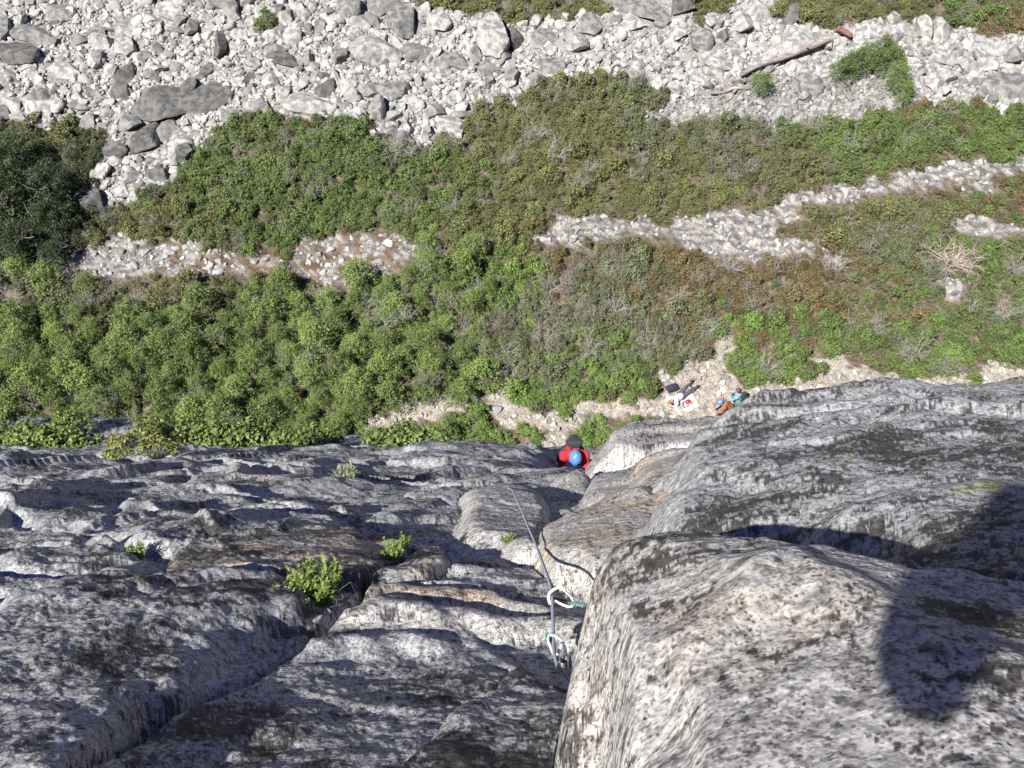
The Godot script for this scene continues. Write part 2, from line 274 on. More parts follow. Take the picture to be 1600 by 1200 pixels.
var sling_path := [Vector3(0.2118, 33.7930, -1.0415), Vector3(0.2384, 33.8252, -1.0252), Vector3(0.2678, 33.8751, -1.0041), Vector3(0.2994, 33.9419, -0.9763)]
var lower_carabiner := [Vector3(0.1302, 33.9876, -0.8706), Vector3(0.1251, 33.9983, -0.8523), Vector3(0.1311, 34.0069, -0.8303), Vector3(0.1393, 34.0146, -0.8065), Vector3(0.1474, 34.0245, -0.7867), Vector3(0.1562, 34.0287, -0.7945), Vector3(0.1680, 34.0209, -0.8182), Vector3(0.1778, 34.0111, -0.8381), Vector3(0.1653, 33.9993, -0.8543), Vector3(0.1482, 33.9865, -0.8686), Vector3(0.1302, 33.9876, -0.8706)]
var green_loop := [Vector3(0.1283, 33.9775, -0.8709), Vector3(0.1254, 33.9892, -0.8545), Vector3(0.1363, 33.9962, -0.8484)]
var cam_stem := [Vector3(0.1734, 34.0111, -0.8381), Vector3(0.1813, 34.0209, -0.8182), Vector3(0.1838, 34.0468, -0.7903), Vector3(0.1754, 34.0710, -0.7591)]
# places on the face: s across, t down, h out
var climber_head := Vector3(1.096, 17.321, 0.034)
var bright_bush := Vector3(-5.969, 16.624, -0.124)
var crack_shrub := Vector3(-0.847, 4.319, -0.000)
var tuft_a := Vector3(-1.796, 10.819, 0.035)
var tuft_b := Vector3(-0.643, 5.370, -0.042)
var tuft_c := Vector3(-0.609, 5.620, -0.041)
var tuft_d := Vector3(-2.096, 5.620, -0.069)
var tuft_e := Vector3(-0.407, 10.619, 0.036)
var tuft_f := Vector3(-0.018, 5.719, 0.009)
var recess_bushes := [Vector3(-11.823, 24.024, -0.034), Vector3(-10.825, 23.524, -0.061), Vector3(-10.224, 23.523, -0.016), Vector3(-7.505, 23.024, -0.056), Vector3(-6.766, 22.524, -0.065), Vector3(-6.046, 22.524, -0.051), Vector3(-5.182, 22.524, -0.065), Vector3(-4.504, 22.024, -0.059), Vector3(-2.649, 23.024, -0.056), Vector3(-2.060, 23.024, -0.071), Vector3(-16.679, 33.015, 0.481), Vector3(-14.568, 33.017, 0.375)]


# ------------------------------------------------------------------ small helpers
func numbered(called: String) -> String:
	var k: int = counts.get(called, 0)
	counts[called] = k + 1
	return called if k == 0 else "%s_%03d" % [called, k]

func tag(o: Node3D, label: String, category: String, group := "", kind := "") -> void:
	if label: o.set_meta("label", label)
	if category: o.set_meta("category", category)
	if group: o.set_meta("group", group)
	if kind: o.set_meta("kind", kind)

func thing(called: String, at: Vector3, turn := 0.0) -> Node3D:
	var o := Node3D.new()
	o.name = numbered(called)
	add_child(o, true)
	o.position = at
	o.rotation.y = turn
	return o

func part(called: String, mesh: Mesh, mat: Material, parent: Node = null) -> MeshInstance3D:
	var o := MeshInstance3D.new()
	o.name = called if parent else numbered(called)
	o.mesh = mesh
	o.material_override = mat
	(parent if parent else self).add_child(o, true)
	return o

func lin(r: float, g: float, b: float) -> Color:
	return Color(r, g, b).linear_to_srgb()

func mat(col: Color, rough := 0.85, metal := 0.0) -> StandardMaterial3D:
	var m := StandardMaterial3D.new()
	m.albedo_color = col
	m.roughness = rough
	m.metallic = metal
	return m

func array_mesh(v: PackedVector3Array, n: PackedVector3Array, idx: PackedInt32Array, col := PackedColorArray()) -> ArrayMesh:
	var a := []
	a.resize(Mesh.ARRAY_MAX)
	a[Mesh.ARRAY_VERTEX] = v
	if n.size(): a[Mesh.ARRAY_NORMAL] = n
	if col.size(): a[Mesh.ARRAY_COLOR] = col
	if idx.size(): a[Mesh.ARRAY_INDEX] = idx
	var m := ArrayMesh.new()
	m.add_surface_from_arrays(Mesh.PRIMITIVE_TRIANGLES, a)
	return m

func sd_poly(p: PackedVector2Array, q: Vector2) -> float:
	var n := p.size()
	var d := 1e9
	var inside := false
	var b := p[n - 1]
	for a in p:
		var e := b - a
		var w := q - a
		var k := clampf(w.dot(e) / e.dot(e), 0.0, 1.0)
		d = minf(d, (w - e * k).length_squared())
		if (a.y > q.y) != (b.y > q.y) and q.x < (b.x - a.x) * (q.y - a.y) / (b.y - a.y) + a.x:
			inside = not inside
		b = a
	return -sqrt(d) if inside else sqrt(d)

func sd_line(p: PackedVector2Array, q: Vector2) -> float:
	var d := 1e9
	for i in p.size() - 1:
		var e := p[i + 1] - p[i]
		var w := q - p[i]
		d = minf(d, (w - e * clampf(w.dot(e) / e.dot(e), 0.0, 1.0)).length_squared())
	return sqrt(d)

func on_face(s: float, t: float, h: float) -> Vector3:
	return EYE + Vector3(s, 0, 0) + face_t * t + face_n * (h - OFF)

# ------------------------------------------------------------------ the rock face
class Block:
	var poly: PackedVector2Array
	var box: Rect2
	var top: float
	var gs: float
	var gt: float
	var s0: float
	var t0: float
	var w: float
	var k: float
	var ks: float
	var lichen: float
	var tone: int

var rock_blocks: Array[Block] = []
var cut_lines: Array = []

func prepare_face() -> void:
	for b in blocks:
		var k := Block.new()
		k.poly = b[0]; k.top = b[1]; k.gs = b[2]; k.gt = b[3]; k.s0 = b[4]; k.t0 = b[5]
		k.w = b[6]; k.k = b[7]; k.ks = b[8]; k.lichen = b[9]; k.tone = b[10]
		var r := Rect2(k.poly[0], Vector2.ZERO)
		for q in k.poly: r = r.expand(q)
		k.box = r.grow(k.w * 2.0 + 1.3 / k.k)
		rock_blocks.append(k)
	for g in grooves:
		var r := Rect2(g[0][0], Vector2.ZERO)
		for q in g[0]: r = r.expand(q)
		cut_lines.append([g[0], g[1], g[2], r.grow(g[2] * 3.0)])

func tooth(ph: float) -> float:
	var fr := ph - floorf(ph)
	return smoothstep(0.0, 0.24, fr) if fr < 0.24 else 1.0 - (fr - 0.24) / 0.76

# height above the mean plane, lichen cover, tone, distance inside the edge of the block it belongs to
func face_sample(s: float, t: float, near: Array[Block]) -> Color:
	var nw := n_wave
	var wob := minf(0.012 * t + 0.015, 0.2)
	var f := 0.275 / wob
	var q := Vector2(s + wob * nw.get_noise_2d(s * f, t * f), t + wob * nw.get_noise_2d(s * f + 71.0, t * f - 33.0))
	var over := maxf(t - 18.5, 0.0)
	var h := -0.03 - 0.010 * over * over
	if t > 30.0: h = -0.03 - 1.3225 - (t - 30.0) * 0.85
	var lichen := 0.27
	var tone := 0
	var edge := 1.0
	var smooth_rock := 1.0
	for b in near:
		if not b.box.has_point(q): continue
		var sd := sd_poly(b.poly, q)
		var x := sd + b.w
		var p := b.top + b.gs * clampf(s - b.s0, -3.0, 0.6) + b.gt * (t - b.t0)
		if x > 0.0:
			p -= b.k * x * x / (4.0 * b.w) if x < 2.0 * b.w else b.k * (x - b.w)
		if p > h - 0.01:
			lichen = b.lichen
			tone = b.tone
			edge = -sd
			smooth_rock = 0.45 if b.tone > 0 or b.gt > 0.09 else 1.0
		var m := maxf(b.ks - absf(h - p), 0.0) / b.ks
		h = maxf(h, p) + m * m * b.ks * 0.25
	for g in cut_lines:
		var r: Rect2 = g[3]
		if r.has_point(q):
			var d := sd_line(g[0], q.lerp(Vector2(s, t), 0.7)) / float(g[2])
			if d < 2.6: h -= float(g[1]) * exp(-d * d)
	var amp := clampf(0.45 + 0.12 * t, 0.5, 1.25) * smooth_rock
	var wave := nw.get_noise_2d(s * 0.36, t * 0.42)
	var fold := nw.get_noise_2d(s * 0.75 + 9.0, t * 0.95)
	h += amp * (0.045 * wave + 0.020 * (0.5 - absf(fold)))
	# overlapping flakes: short faces looking up the slope, long backs falling away from it
	var ph := t * 0.85 + 1.3 * nw.get_noise_2d(s * 0.42, t * 0.30 + 4.0) + 0.12 * s
	var keep := clampf(0.35 + 1.4 * nw.get_noise_2d(s * 0.5 + 31.0, floorf(ph) * 3.7), 0.0, 1.0)
	h += amp * 0.075 * clampf(t / 9.0, 0.22, 1.0) * tooth(ph) * keep
	ph = t * 2.6 + 1.1 * nw.get_noise_2d(s * 1.3 - 7.0, t * 1.0) - 0.3 * s
	keep = clampf(0.25 + 1.5 * nw.get_noise_2d(s * 1.2 + 61.0, floorf(ph) * 2.3), 0.0, 1.0)
	h += amp * 0.018 * clampf(t / 5.0, 0.5, 1.0) * tooth(ph) * keep
	# fracture plates with sharp edges
	var pa := Vector2(q.x * 0.9 + 0.25 * wave, q.y * 0.7)
	h += amp * 0.038 * clampf(t / 6.0, 0.3, 1.0) * n_plate.get_noise_2d(pa.x, pa.y) * smoothstep(0.0, 0.13, n_crack.get_noise_2d(pa.x, pa.y) + 1.0)
	pa = Vector2(q.x * 3.3 + 0.4 * fold + 20.0, q.y * 2.6)
	h += amp * 0.006 * n_plate.get_noise_2d(pa.x, pa.y) * smoothstep(0.0, 0.2, n_crack.get_noise_2d(pa.x, pa.y) + 1.0)
	var k4 := nw.get_noise_2d(s * 4.1, t * 4.7 + 5.0)
	h += amp * 0.006 * k4
	if t < 14.0:
		h += minf(amp, 0.8) * (0.0060 * nw.get_noise_2d(s * 8.5, t * 8.5) + (0.0030 * nw.get_noise_2d(s * 23.0, t * 23.0) if t < 7.0 else 0.0))
	return Color(h, lichen, tone, edge)

func face_height(s: float, t: float) -> float:
	return face_sample(s, t, rock_blocks).r

func face_colour(s: float, t: float, w: Color) -> Color:
	var ns := n_spot
	var h := w.r
	var tone := int(w.b)
	var big := ns.get_noise_3d(s * 1.3, t * 1.3, h * 1.3)
	var mid := ns.get_noise_3d(s * 6.0 + 40.0, t * 6.0, h * 6.0)
	var fine := ns.get_noise_3d(s * 26.0, t * 26.0 + 17.0, h * 26.0)
	var grit := ns.get_noise_3d(s * 90.0 + 3.0, t * 90.0, h * 90.0)
	var warm := ns.get_noise_3d(s * 2.0 - 8.0, t * 2.0 + 3.0, h * 2.0)
	var c := Color(0.60, 0.612, 0.63)
	if tone == 1: c = Color(0.72, 0.695, 0.655).lerp(Color(0.68, 0.55, 0.42), clampf(0.25 + 1.3 * warm + 0.5 * mid, 0.0, 0.8))
	elif tone == 4: c = Color(0.70, 0.685, 0.66).lerp(Color(0.64, 0.52, 0.40), clampf(0.7 * warm + 0.35 * mid - 0.08, 0.0, 0.45))
	elif tone == 2: c = Color(0.72, 0.705, 0.68)
	elif tone == 3: c = Color(0.33, 0.34, 0.36)
	else: c = c.lerp(Color(0.56, 0.47, 0.37), clampf(0.6 * warm + 0.3 * mid - 0.2, 0.0, 0.4))
	c = c * (1.0 + 0.22 * mid + 0.20 * fine + 0.28 * grit)
	# black crust lichen in speckled patches
	var cover := w.g
	if cover < 0.5: cover *= clampf(w.a / 0.12, 0.25, 1.0)
	var m := 0.85 * big + 0.70 * mid + 0.70 * fine + 0.45 * grit + (cover - 0.5) * 1.7
	var k := smoothstep(-0.03, 0.16, m)
	c = c.lerp(Color(0.050, 0.046, 0.044) * (1.0 + 0.8 * fine + 0.6 * grit), k * 0.93)
	# a little yellow-green map lichen
	if tone == 0 and s > 1.3:
		var y := ns.get_noise_3d(s * 2.6 + 300.0, t * 2.6, h) + 0.35 * fine
		if y > 0.70: c = c.lerp(Color(0.42, 0.44, 0.16), clampf((y - 0.70) * 9.0, 0.0, 0.8))
	c.a = 1.0
	return c

const FACE_COLS := 1060
const FACE_ROWS := 670
var face_rows_v: Array = []
var face_rows_c: Array = []

# columns fan out from below the belay, closest together where the buttress side is steep
func face_column(i: int) -> float:
	if i < 60: return lerpf(-2.6, -0.63, pow(i / 60.0, 0.5))
	if i < 460: return lerpf(-0.63, 0.02, (i - 60) / 400.0)
	if i < 660: return lerpf(0.02, 0.17, (i - 460) / 200.0)
	if i < 1020: return lerpf(0.17, 0.67, (i - 660) / 360.0)
	return lerpf(0.67, 2.6, pow((i - 1020) / 39.0, 2.0))

func face_row(j: int) -> void:
	var t := 0.45 * pow(52.0 / 0.45, float(j) / (FACE_ROWS - 1))
	var v := PackedVector3Array(); v.resize(FACE_COLS)
	var c := PackedColorArray(); c.resize(FACE_COLS)
	var near: Array[Block] = []
	for b in rock_blocks:
		if t > b.box.position.y - 0.25 and t < b.box.end.y + 0.25: near.append(b)
	for i in FACE_COLS:
		var s := t * face_column(i)
		var w := face_sample(s, t, near)
		v[i] = on_face(s, t, w.r)
		c[i] = face_colour(s, t, w)
	face_rows_v[j] = v
	face_rows_c[j] = c

func build_face() -> void:
	prepare_face()
	var cols := FACE_COLS
	var rows := FACE_ROWS
	face_rows_v.resize(rows)
	face_rows_c.resize(rows)
	var job := WorkerThreadPool.add_group_task(face_row, rows)
	WorkerThreadPool.wait_for_group_task_completion(job)
	var v := PackedVector3Array()
	var col := PackedColorArray()
	for j in rows:
		v.append_array(face_rows_v[j])
		col.append_array(face_rows_c[j])
	face_rows_v.clear()
	face_rows_c.clear()
	var n := PackedVector3Array(); n.resize(cols * rows)
	var idx := PackedInt32Array(); idx.resize((cols - 1) * (rows - 1) * 6)
	var at := 0
	for j in rows:
		var ja := maxi(j - 1, 0) * cols
		var jb := mini(j + 1, rows - 1) * cols
		for i in cols:
			var a := v[j * cols + mini(i + 1, cols - 1)] - v[j * cols + maxi(i - 1, 0)]
			var b := v[jb + i] - v[ja + i]
			n[j * cols + i] = b.cross(a).normalized()
			if i < cols - 1 and j < rows - 1:
				var p := j * cols + i
				idx[at] = p; idx[at + 1] = p + cols; idx[at + 2] = p + 1
				idx[at + 3] = p + 1; idx[at + 4] = p + cols; idx[at + 5] = p + cols + 1
				at += 6
	if n[cols * 300 + 300].dot(face_n) < 0.0:
		for i in n.size(): n[i] = -n[i]
	var o := part("granite_cliff", array_mesh(v, n, idx, col), mats.granite)
	tag(o, "steep lichen streaked granite cliff falling away to the brush", "cliff", "", "structure")

# ------------------------------------------------------------------ the ground
func ground_y(x: float, z: float) -> float:
	return 0.35 * n_wave.get_noise_2d(x * 0.09, z * 0.09) + 0.10 * n_wave.get_noise_2d(x * 0.4 + 50.0, z * 0.4)

var region_polys: Array = []

func prepare_regions() -> void:
	var sets := [[talus_brush, 0], [dirt_areas, 4], [bare_areas, 3], [gravel_areas, 2], [talus_areas, 1]]
	for st in sets:
		for p: PackedVector2Array in st[0]:
			var r := Rect2(p[0], Vector2.ZERO)
			for q in p: r = r.expand(q)
			region_polys.append([p, r.grow(0.5), st[1]])

# 0 brush, 1 talus, 2 gravel, 3 bare rock, 4 dirt
func region(x: float, z: float) -> int:
	var q := Vector2(x + 0.45 * n_wave.get_noise_2d(x * 0.8, z * 0.8), z + 0.45 * n_wave.get_noise_2d(x * 0.8 + 19.0, z * 0.8 - 7.0))
	for e in trails:
		if sd_line(e[0], q) < float(e[1]): return 4
	for e in region_polys:
		var r: Rect2 = e[1]
		if r.has_point(q) and Geometry2D.is_point_in_polygon(q, e[0]): return e[2]
	return 0

func build_ground() -> void:
	prepare_regions()
	var xs := PackedFloat32Array()
	var zs := PackedFloat32Array()
	for e in [-600.0, -300.0, -150.0, -90.0, -60.0, -45.0, -38.0]: xs.append(e)
	for i in 421: xs.append(-33.6 + i * 0.16)
	for e in [38.0, 45.0, 60.0, 90.0, 150.0, 300.0, 600.0]: xs.append(e)
	for e in [30.0, 5.0, -5.0, -9.0]: zs.append(e)
	for i in 241: zs.append(-11.0 - i * 0.16)
	for e in [-55.0, -65.0, -80.0, -110.0, -160.0, -300.0, -600.0]: zs.append(e)
	var c := xs.size()
	var v := PackedVector3Array()
	var n := PackedVector3Array()
	var col := PackedColorArray()
	var idx := PackedInt32Array()
	for j in zs.size():
		for i in c:
			var x := xs[i]
			var z := zs[j]
			var k := region(x, z)
			var a := n_spot.get_noise_2d(x * 3.0, z * 3.0)
			var b := n_spot.get_noise_2d(x * 11.0, z * 11.0 + 40.0)
			var y := ground_y(x, z)
			var cc := Color(0.16, 0.128, 0.092) * (1.0 + 0.5 * a + 0.5 * b)
			if k == 1: cc = Color(0.33, 0.315, 0.295) * (1.0 + 0.3 * a + 0.3 * b)
			elif k == 2: cc = Color(0.30, 0.285, 0.265) * (1.0 + 0.3 * a + 0.4 * b); y += 0.03 * b
			elif k == 3:
				cc = Color(0.37, 0.35, 0.325) * (1.0 + 0.35 * a + 0.3 * b)
				if n_spot.get_noise_2d(x * 1.1, z * 3.5) + 0.6 * b > 0.05: cc = Color(0.17, 0.16, 0.155) * (1.0 + 0.4 * a)
				if x < -5.0 and z > -30.0 and x > -16.0 and n_wave.get_noise_2d(x * 0.9, z * 0.9) + b * 0.6 > -0.1: cc = Color(0.165, 0.118, 0.085) * (1.0 + 0.7 * b)
				y += 0.03 * a + 0.04 * b + 0.04
			elif k == 4: cc = Color(0.40, 0.355, 0.305) * (1.0 + 0.28 * a + 0.3 * b)
			y += 0.025 * b
			cc.a = 1.0
			v.append(Vector3(x, y, z))
			col.append(cc)
	for j in zs.size():
		for i in c:
			var a := v[j * c + mini(i + 1, c - 1)] - v[j * c + maxi(i - 1, 0)]
			var b := v[mini(j + 1, zs.size() - 1) * c + i] - v[maxi(j - 1, 0) * c + i]
			var m := a.cross(b).normalized()
			n.append(m if m.y > 0 else -m)
			if i < c - 1 and j < zs.size() - 1:
				var p := j * c + i
				idx.append_array([p, p + c, p + 1, p + 1, p + c, p + c + 1])
	var o := part("ground", array_mesh(v, n, idx, col), mats.earth)
	tag(o, "ground of leaf litter, pale dirt and bare rock below the cliff", "ground", "", "structure")

# ------------------------------------------------------------------ plants
# leaves: many small leaf faces in clumps spread through a dome
func leaf_crown(sd: int, radius: float, height: float, clumps: int, per: int, leaf: float, clump_r: float, low := 0.15, tone := 0.3) -> ArrayMesh:
	var g := RandomNumberGenerator.new()
	g.seed = sd
	var v := PackedVector3Array()
	var n := PackedVector3Array()
	var c := PackedColorArray()
	var idx := PackedInt32Array()
	for k in clumps:
		var a := g.randf() * TAU
		var e := pow(g.randf(), 0.6)
		var up := sqrt(maxf(0.0, 1.0 - e * e)) * g.randf_range(0.55, 1.0)
		var lump := 0.78 + 0.3 * sin(a * 2.0 + sd) * sin(a * 3.0 + 1.7 * sd)
		var mid := Vector3(cos(a) * e * radius * lump, height * (low + (1.0 - low) * up * g.randf_range(0.8, 1.05)), sin(a) * e * radius * lump)
		var own := 1.0 + g.randf_range(-tone, tone) * 0.6
		var cr := clump_r * g.randf_range(0.6, 1.25)
		for l in per:
			var d := Vector3(g.randfn(), g.randfn() * 0.8 + 0.25, g.randfn()).normalized()
			var p := mid + d * cr * pow(g.randf(), 0.45)
			var nn := (d + Vector3(g.randfn(), g.randfn() + 0.5, g.randfn()) * 0.55).normalized()
			var t1 := nn.cross(Vector3(g.randfn(), g.randfn(), g.randfn())).normalized()
			var t2 := nn.cross(t1)
			var sz := leaf * g.randf_range(0.6, 1.3)
			var i0 := v.size()
			v.append(p - t1 * sz * 0.5); v.append(p + t2 * sz * 0.32); v.append(p + t1 * sz * 0.55); v.append(p - t2 * sz * 0.32)
			var q := own * (1.0 + g.randf_range(-tone, tone))
			var cc := Color(q * (1.0 + g.randf_range(-0.1, 0.14)), q, q * g.randf_range(0.8, 1.2))
			for w in 4:
				n.append(nn); c.append(cc)
			idx.append_array([i0, i0 + 1, i0 + 2, i0, i0 + 2, i0 + 3])
	return array_mesh(v, n, idx, c)

# upright leafy sprigs on thin stems
func sprigs(sd: int, radius: float, height: float, stems: int, per: int, leaf: float) -> ArrayMesh:
	var g := RandomNumberGenerator.new()
	g.seed = sd
	var v := PackedVector3Array()
	var n := PackedVector3Array()
	var c := PackedColorArray()
	var idx := PackedInt32Array()
	for k in stems:
		var a := g.randf() * TAU
		var e := sqrt(g.randf())
		var foot := Vector3(cos(a) * e * radius, 0, sin(a) * e * radius * 0.6)
		var tip := foot * 1.35 + Vector3(g.randfn() * 0.015, height * g.randf_range(0.55, 1.1), g.randfn() * 0.015)
		var own := g.randf_range(0.75, 1.25)
		for l in per:
			var f := g.randf_range(0.15, 1.0)
			var p := foot.lerp(tip, f)
			var b := g.randf() * TAU
			var out := Vector3(cos(b), g.randf_range(0.3, 1.1), sin(b)).normalized()
			var side := out.cross(Vector3.UP).normalized()
			var nn := side.cross(out).normalized()
			var sz := leaf * g.randf_range(0.6, 1.2)
			var i0 := v.size()
			v.append(p); v.append(p + out * sz * 0.5 + side * sz * 0.24); v.append(p + out * sz); v.append(p + out * sz * 0.5 - side * sz * 0.24)
			var q := own * g.randf_range(0.75, 1.25)
			for w in 4:
				n.append(nn); c.append(Color(q * g.randf_range(0.95, 1.2), q, q * 0.9))
			idx.append_array([i0, i0 + 2, i0 + 1, i0, i0 + 3, i0 + 2])
	return array_mesh(v, n, idx, c)

func tube_into(st: SurfaceTool, pts: Array, radii: Array, sides := 5) -> void:
	var rings := []
	for i in pts.size():
		var p: Vector3 = pts[i]
		var dir: Vector3 = ((pts[mini(i + 1, pts.size() - 1)] as Vector3) - (pts[maxi(i - 1, 0)] as Vector3)).normalized()
		var u := dir.cross(Vector3(0.31, 0.2, 0.93)).normalized()
		if u.length() < 0.5: u = dir.cross(Vector3.RIGHT).normalized()
		var w := dir.cross(u)
		var ring := []
		for k in sides:
			var a := TAU * k / sides
			ring.append([p + (u * cos(a) + w * sin(a)) * float(radii[i]), u * cos(a) + w * sin(a)])
		rings.append(ring)
	for i in rings.size() - 1:
		for k in sides:
			var k2 := (k + 1) % sides
			for e in [[i, k], [i + 1, k], [i, k2], [i, k2], [i + 1, k], [i + 1, k2]]:
				var q: Array = rings[e[0]][e[1]]
				st.set_normal(q[1])
				st.add_vertex(q[0])
	for end in [0, rings.size() - 1]:
		for k in sides:
			var dir: Vector3 = ((pts[0] as Vector3) - (pts[1] as Vector3)).normalized() if end == 0 else ((pts[-1] as Vector3) - (pts[-2] as Vector3)).normalized()
			for e in [pts[end], rings[end][k][0], rings[end][(k + 1) % sides][0]]:
				st.set_normal(dir)
				st.add_vertex(e)

func tube(pts: Array, radii: Array, sides := 6) -> ArrayMesh:
	var st := SurfaceTool.new()
	st.begin(Mesh.PRIMITIVE_TRIANGLES)
	tube_into(st, pts, radii, sides)
	return st.commit()

func branches(sd: int, height: float, spread: float, stems: int, twigs: int, thick: float, droop := 0.0) -> ArrayMesh:
	var g := RandomNumberGenerator.new()
	g.seed = sd
	var st := SurfaceTool.new()
	st.begin(Mesh.PRIMITIVE_TRIANGLES)
	for k in stems:
		var a := TAU * k / stems + g.randf_range(-0.5, 0.5)
		var out := Vector3(cos(a), 0, sin(a)) * spread * g.randf_range(0.5, 1.0)
		var pts := []
		var rad := []
		var h := height * g.randf_range(0.7, 1.05)
		for i in 6:
			var f := i / 5.0
			pts.append(out * pow(f, 1.2) + Vector3(g.randfn() * 0.03, h * f * (1.0 - droop * f), g.randfn() * 0.03) * (1.0 if i else 0.0) + Vector3(0, -0.05, 0))
			rad.append(thick * (1.0 - 0.75 * f))
		tube_into(st, pts, rad, 5)
		for w in twigs:
			var f := g.randf_range(0.3, 0.98)
			var base: Vector3 = (pts[int(f * 5)] as Vector3).lerp(pts[mini(int(f * 5) + 1, 5)], fmod(f * 5.0, 1.0))
			var d := (out.normalized() * 0.5 + Vector3(g.randfn(), g.randf_range(0.1, 1.3) * (1.0 - droop), g.randfn()) * 0.7).normalized()
			var ln := height * g.randf_range(0.2, 0.45)
			var p2 := base + d * ln * 0.5 + Vector3(g.randfn(), g.randfn(), g.randfn()) * 0.04
			var p3 := base + d * ln + Vector3(g.randfn(), g.randfn(), g.randfn()) * 0.08
			tube_into(st, [base, p2, p3], [thick * 0.4 * (1.1 - f * 0.6), thick * 0.28, thick * 0.1], 4)
			for u in 2:
				var d2 := (d + Vector3(g.randfn(), g.randfn(), g.randfn()) * 0.7).normalized()
				tube_into(st, [p2, p2 + d2 * ln * 0.5], [thick * 0.22, thick * 0.08], 3)
	return st.commit()

func leaf_mat(c: Color) -> StandardMaterial3D:
	var m := mat(c, 0.62)
	m.vertex_color_use_as_albedo = true
	m.backlight_enabled = true
	m.backlight = Color(0.30, 0.34, 0.12)
	m.cull_mode = BaseMaterial3D.CULL_DISABLED
	return m

# landmarks that labels name
var brush_landmarks := [
	["the clearing with people", 7.9, -19.6],
	["the dirt trail", -4.0, -18.6],
	["the dirt trail", -2.2, -19.2],
	["the dirt trail", 2.7, -18.6],
	["the cliff recess", -19.6, -17.5],
	["the cliff recess", -14.5, -17.4],
	["the cliff recess", -9.8, -17.4],
	["the rust coloured slab", -7.3, -26.5],
	["the rubble strip", -19.8, -26.2],
	["the rubble strip", -15.9, -26.0],
	["the rubble strip", -12.5, -26.2],
	["the pale rock strip", 3.0, -28.0],
	["the pale rock strip", 5.9, -28.0],
	["the pale rock strip", 11.2, -28.0],
	["the fallen bare tree", 19.9, -26.0],
	["the dark trees", -22.7, -31.8],
	["the dark trees", -22.1, -29.1],
	["the browned brush patch", 10.0, -24.8],
	["the browned brush patch", 13.7, -24.8],
	["the upper rock band", 18.2, -30.6],
	["the upper rock band", 23.3, -31.6],
	["the dirt bank", 15.0, -20.6],
	["the dirt bank", 20.8, -20.6],
]
var stone_landmarks := [
	["the fallen log", 13.8, -38.7],
	["the gravel patch", 14.4, -35.9],
	["the upper brush", -2.7, -42.2],
	["the upper brush", 2.0, -42.2],
	["the upper brush", 18.5, -41.5],
	["the upper brush", 22.8, -41.2],
	["the huge dark slab", -16.9, -35.9],
	["the dark trees", -22.0, -34.2],
	["the brush edge", -10.1, -34.4],
	["the brush edge", -5.0, -32.8],
	["the brush edge", -0.6, -35.7],
	["the brush edge", 24.0, -35.9],
	["the lone green bush", -12.9, -41.0],
]

func near_mark(marks: Array, x: float, z: float) -> String:
	var best := 1e9
	var word := ""
	for m in marks:
		var d := Vector2(x - float(m[1]), z - float(m[2])).length()
		if d < best:
			best = d
			word = m[0]
	return word

# linear leaf colours of the brush: bright grove, olive, brown, dark, grey green, mid green, leafy tree
var palette := [Color(0.165, 0.248, 0.058), Color(0.165, 0.180, 0.062), Color(0.180, 0.140, 0.060), Color(0.055, 0.080, 0.030), Color(0.160, 0.180, 0.090), Color(0.135, 0.190, 0.052), Color(0.168, 0.230, 0.060)]
var zone_cache := PackedVector3Array()

func zone_at(x: float, z: float) -> int:
	var best := 1e9
	var k := 1
	var jx := x + rng.randfn() * 0.9
	var jz := z + rng.randfn() * 0.9
	for e in zones:
		var dx: float = jx - e[0]
		var dz: float = (jz - e[1]) * 1.25
		var d: float = (dx * dx + dz * dz) / (e[2] * e[2])
		if d < best:
			best = d
			k = e[3]
	return k

func in_frame(x: float, z: float, margin := 1.0) -> bool:
	# visible piece of the ground below the face: widens with distance
	var w := lerpf(20.5, 27.8, clampf((-z - 17.0) / 26.0, 0.0, 1.3)) + margin
	return z > -44.5 - margin and z < -14.5 and absf(x) < w

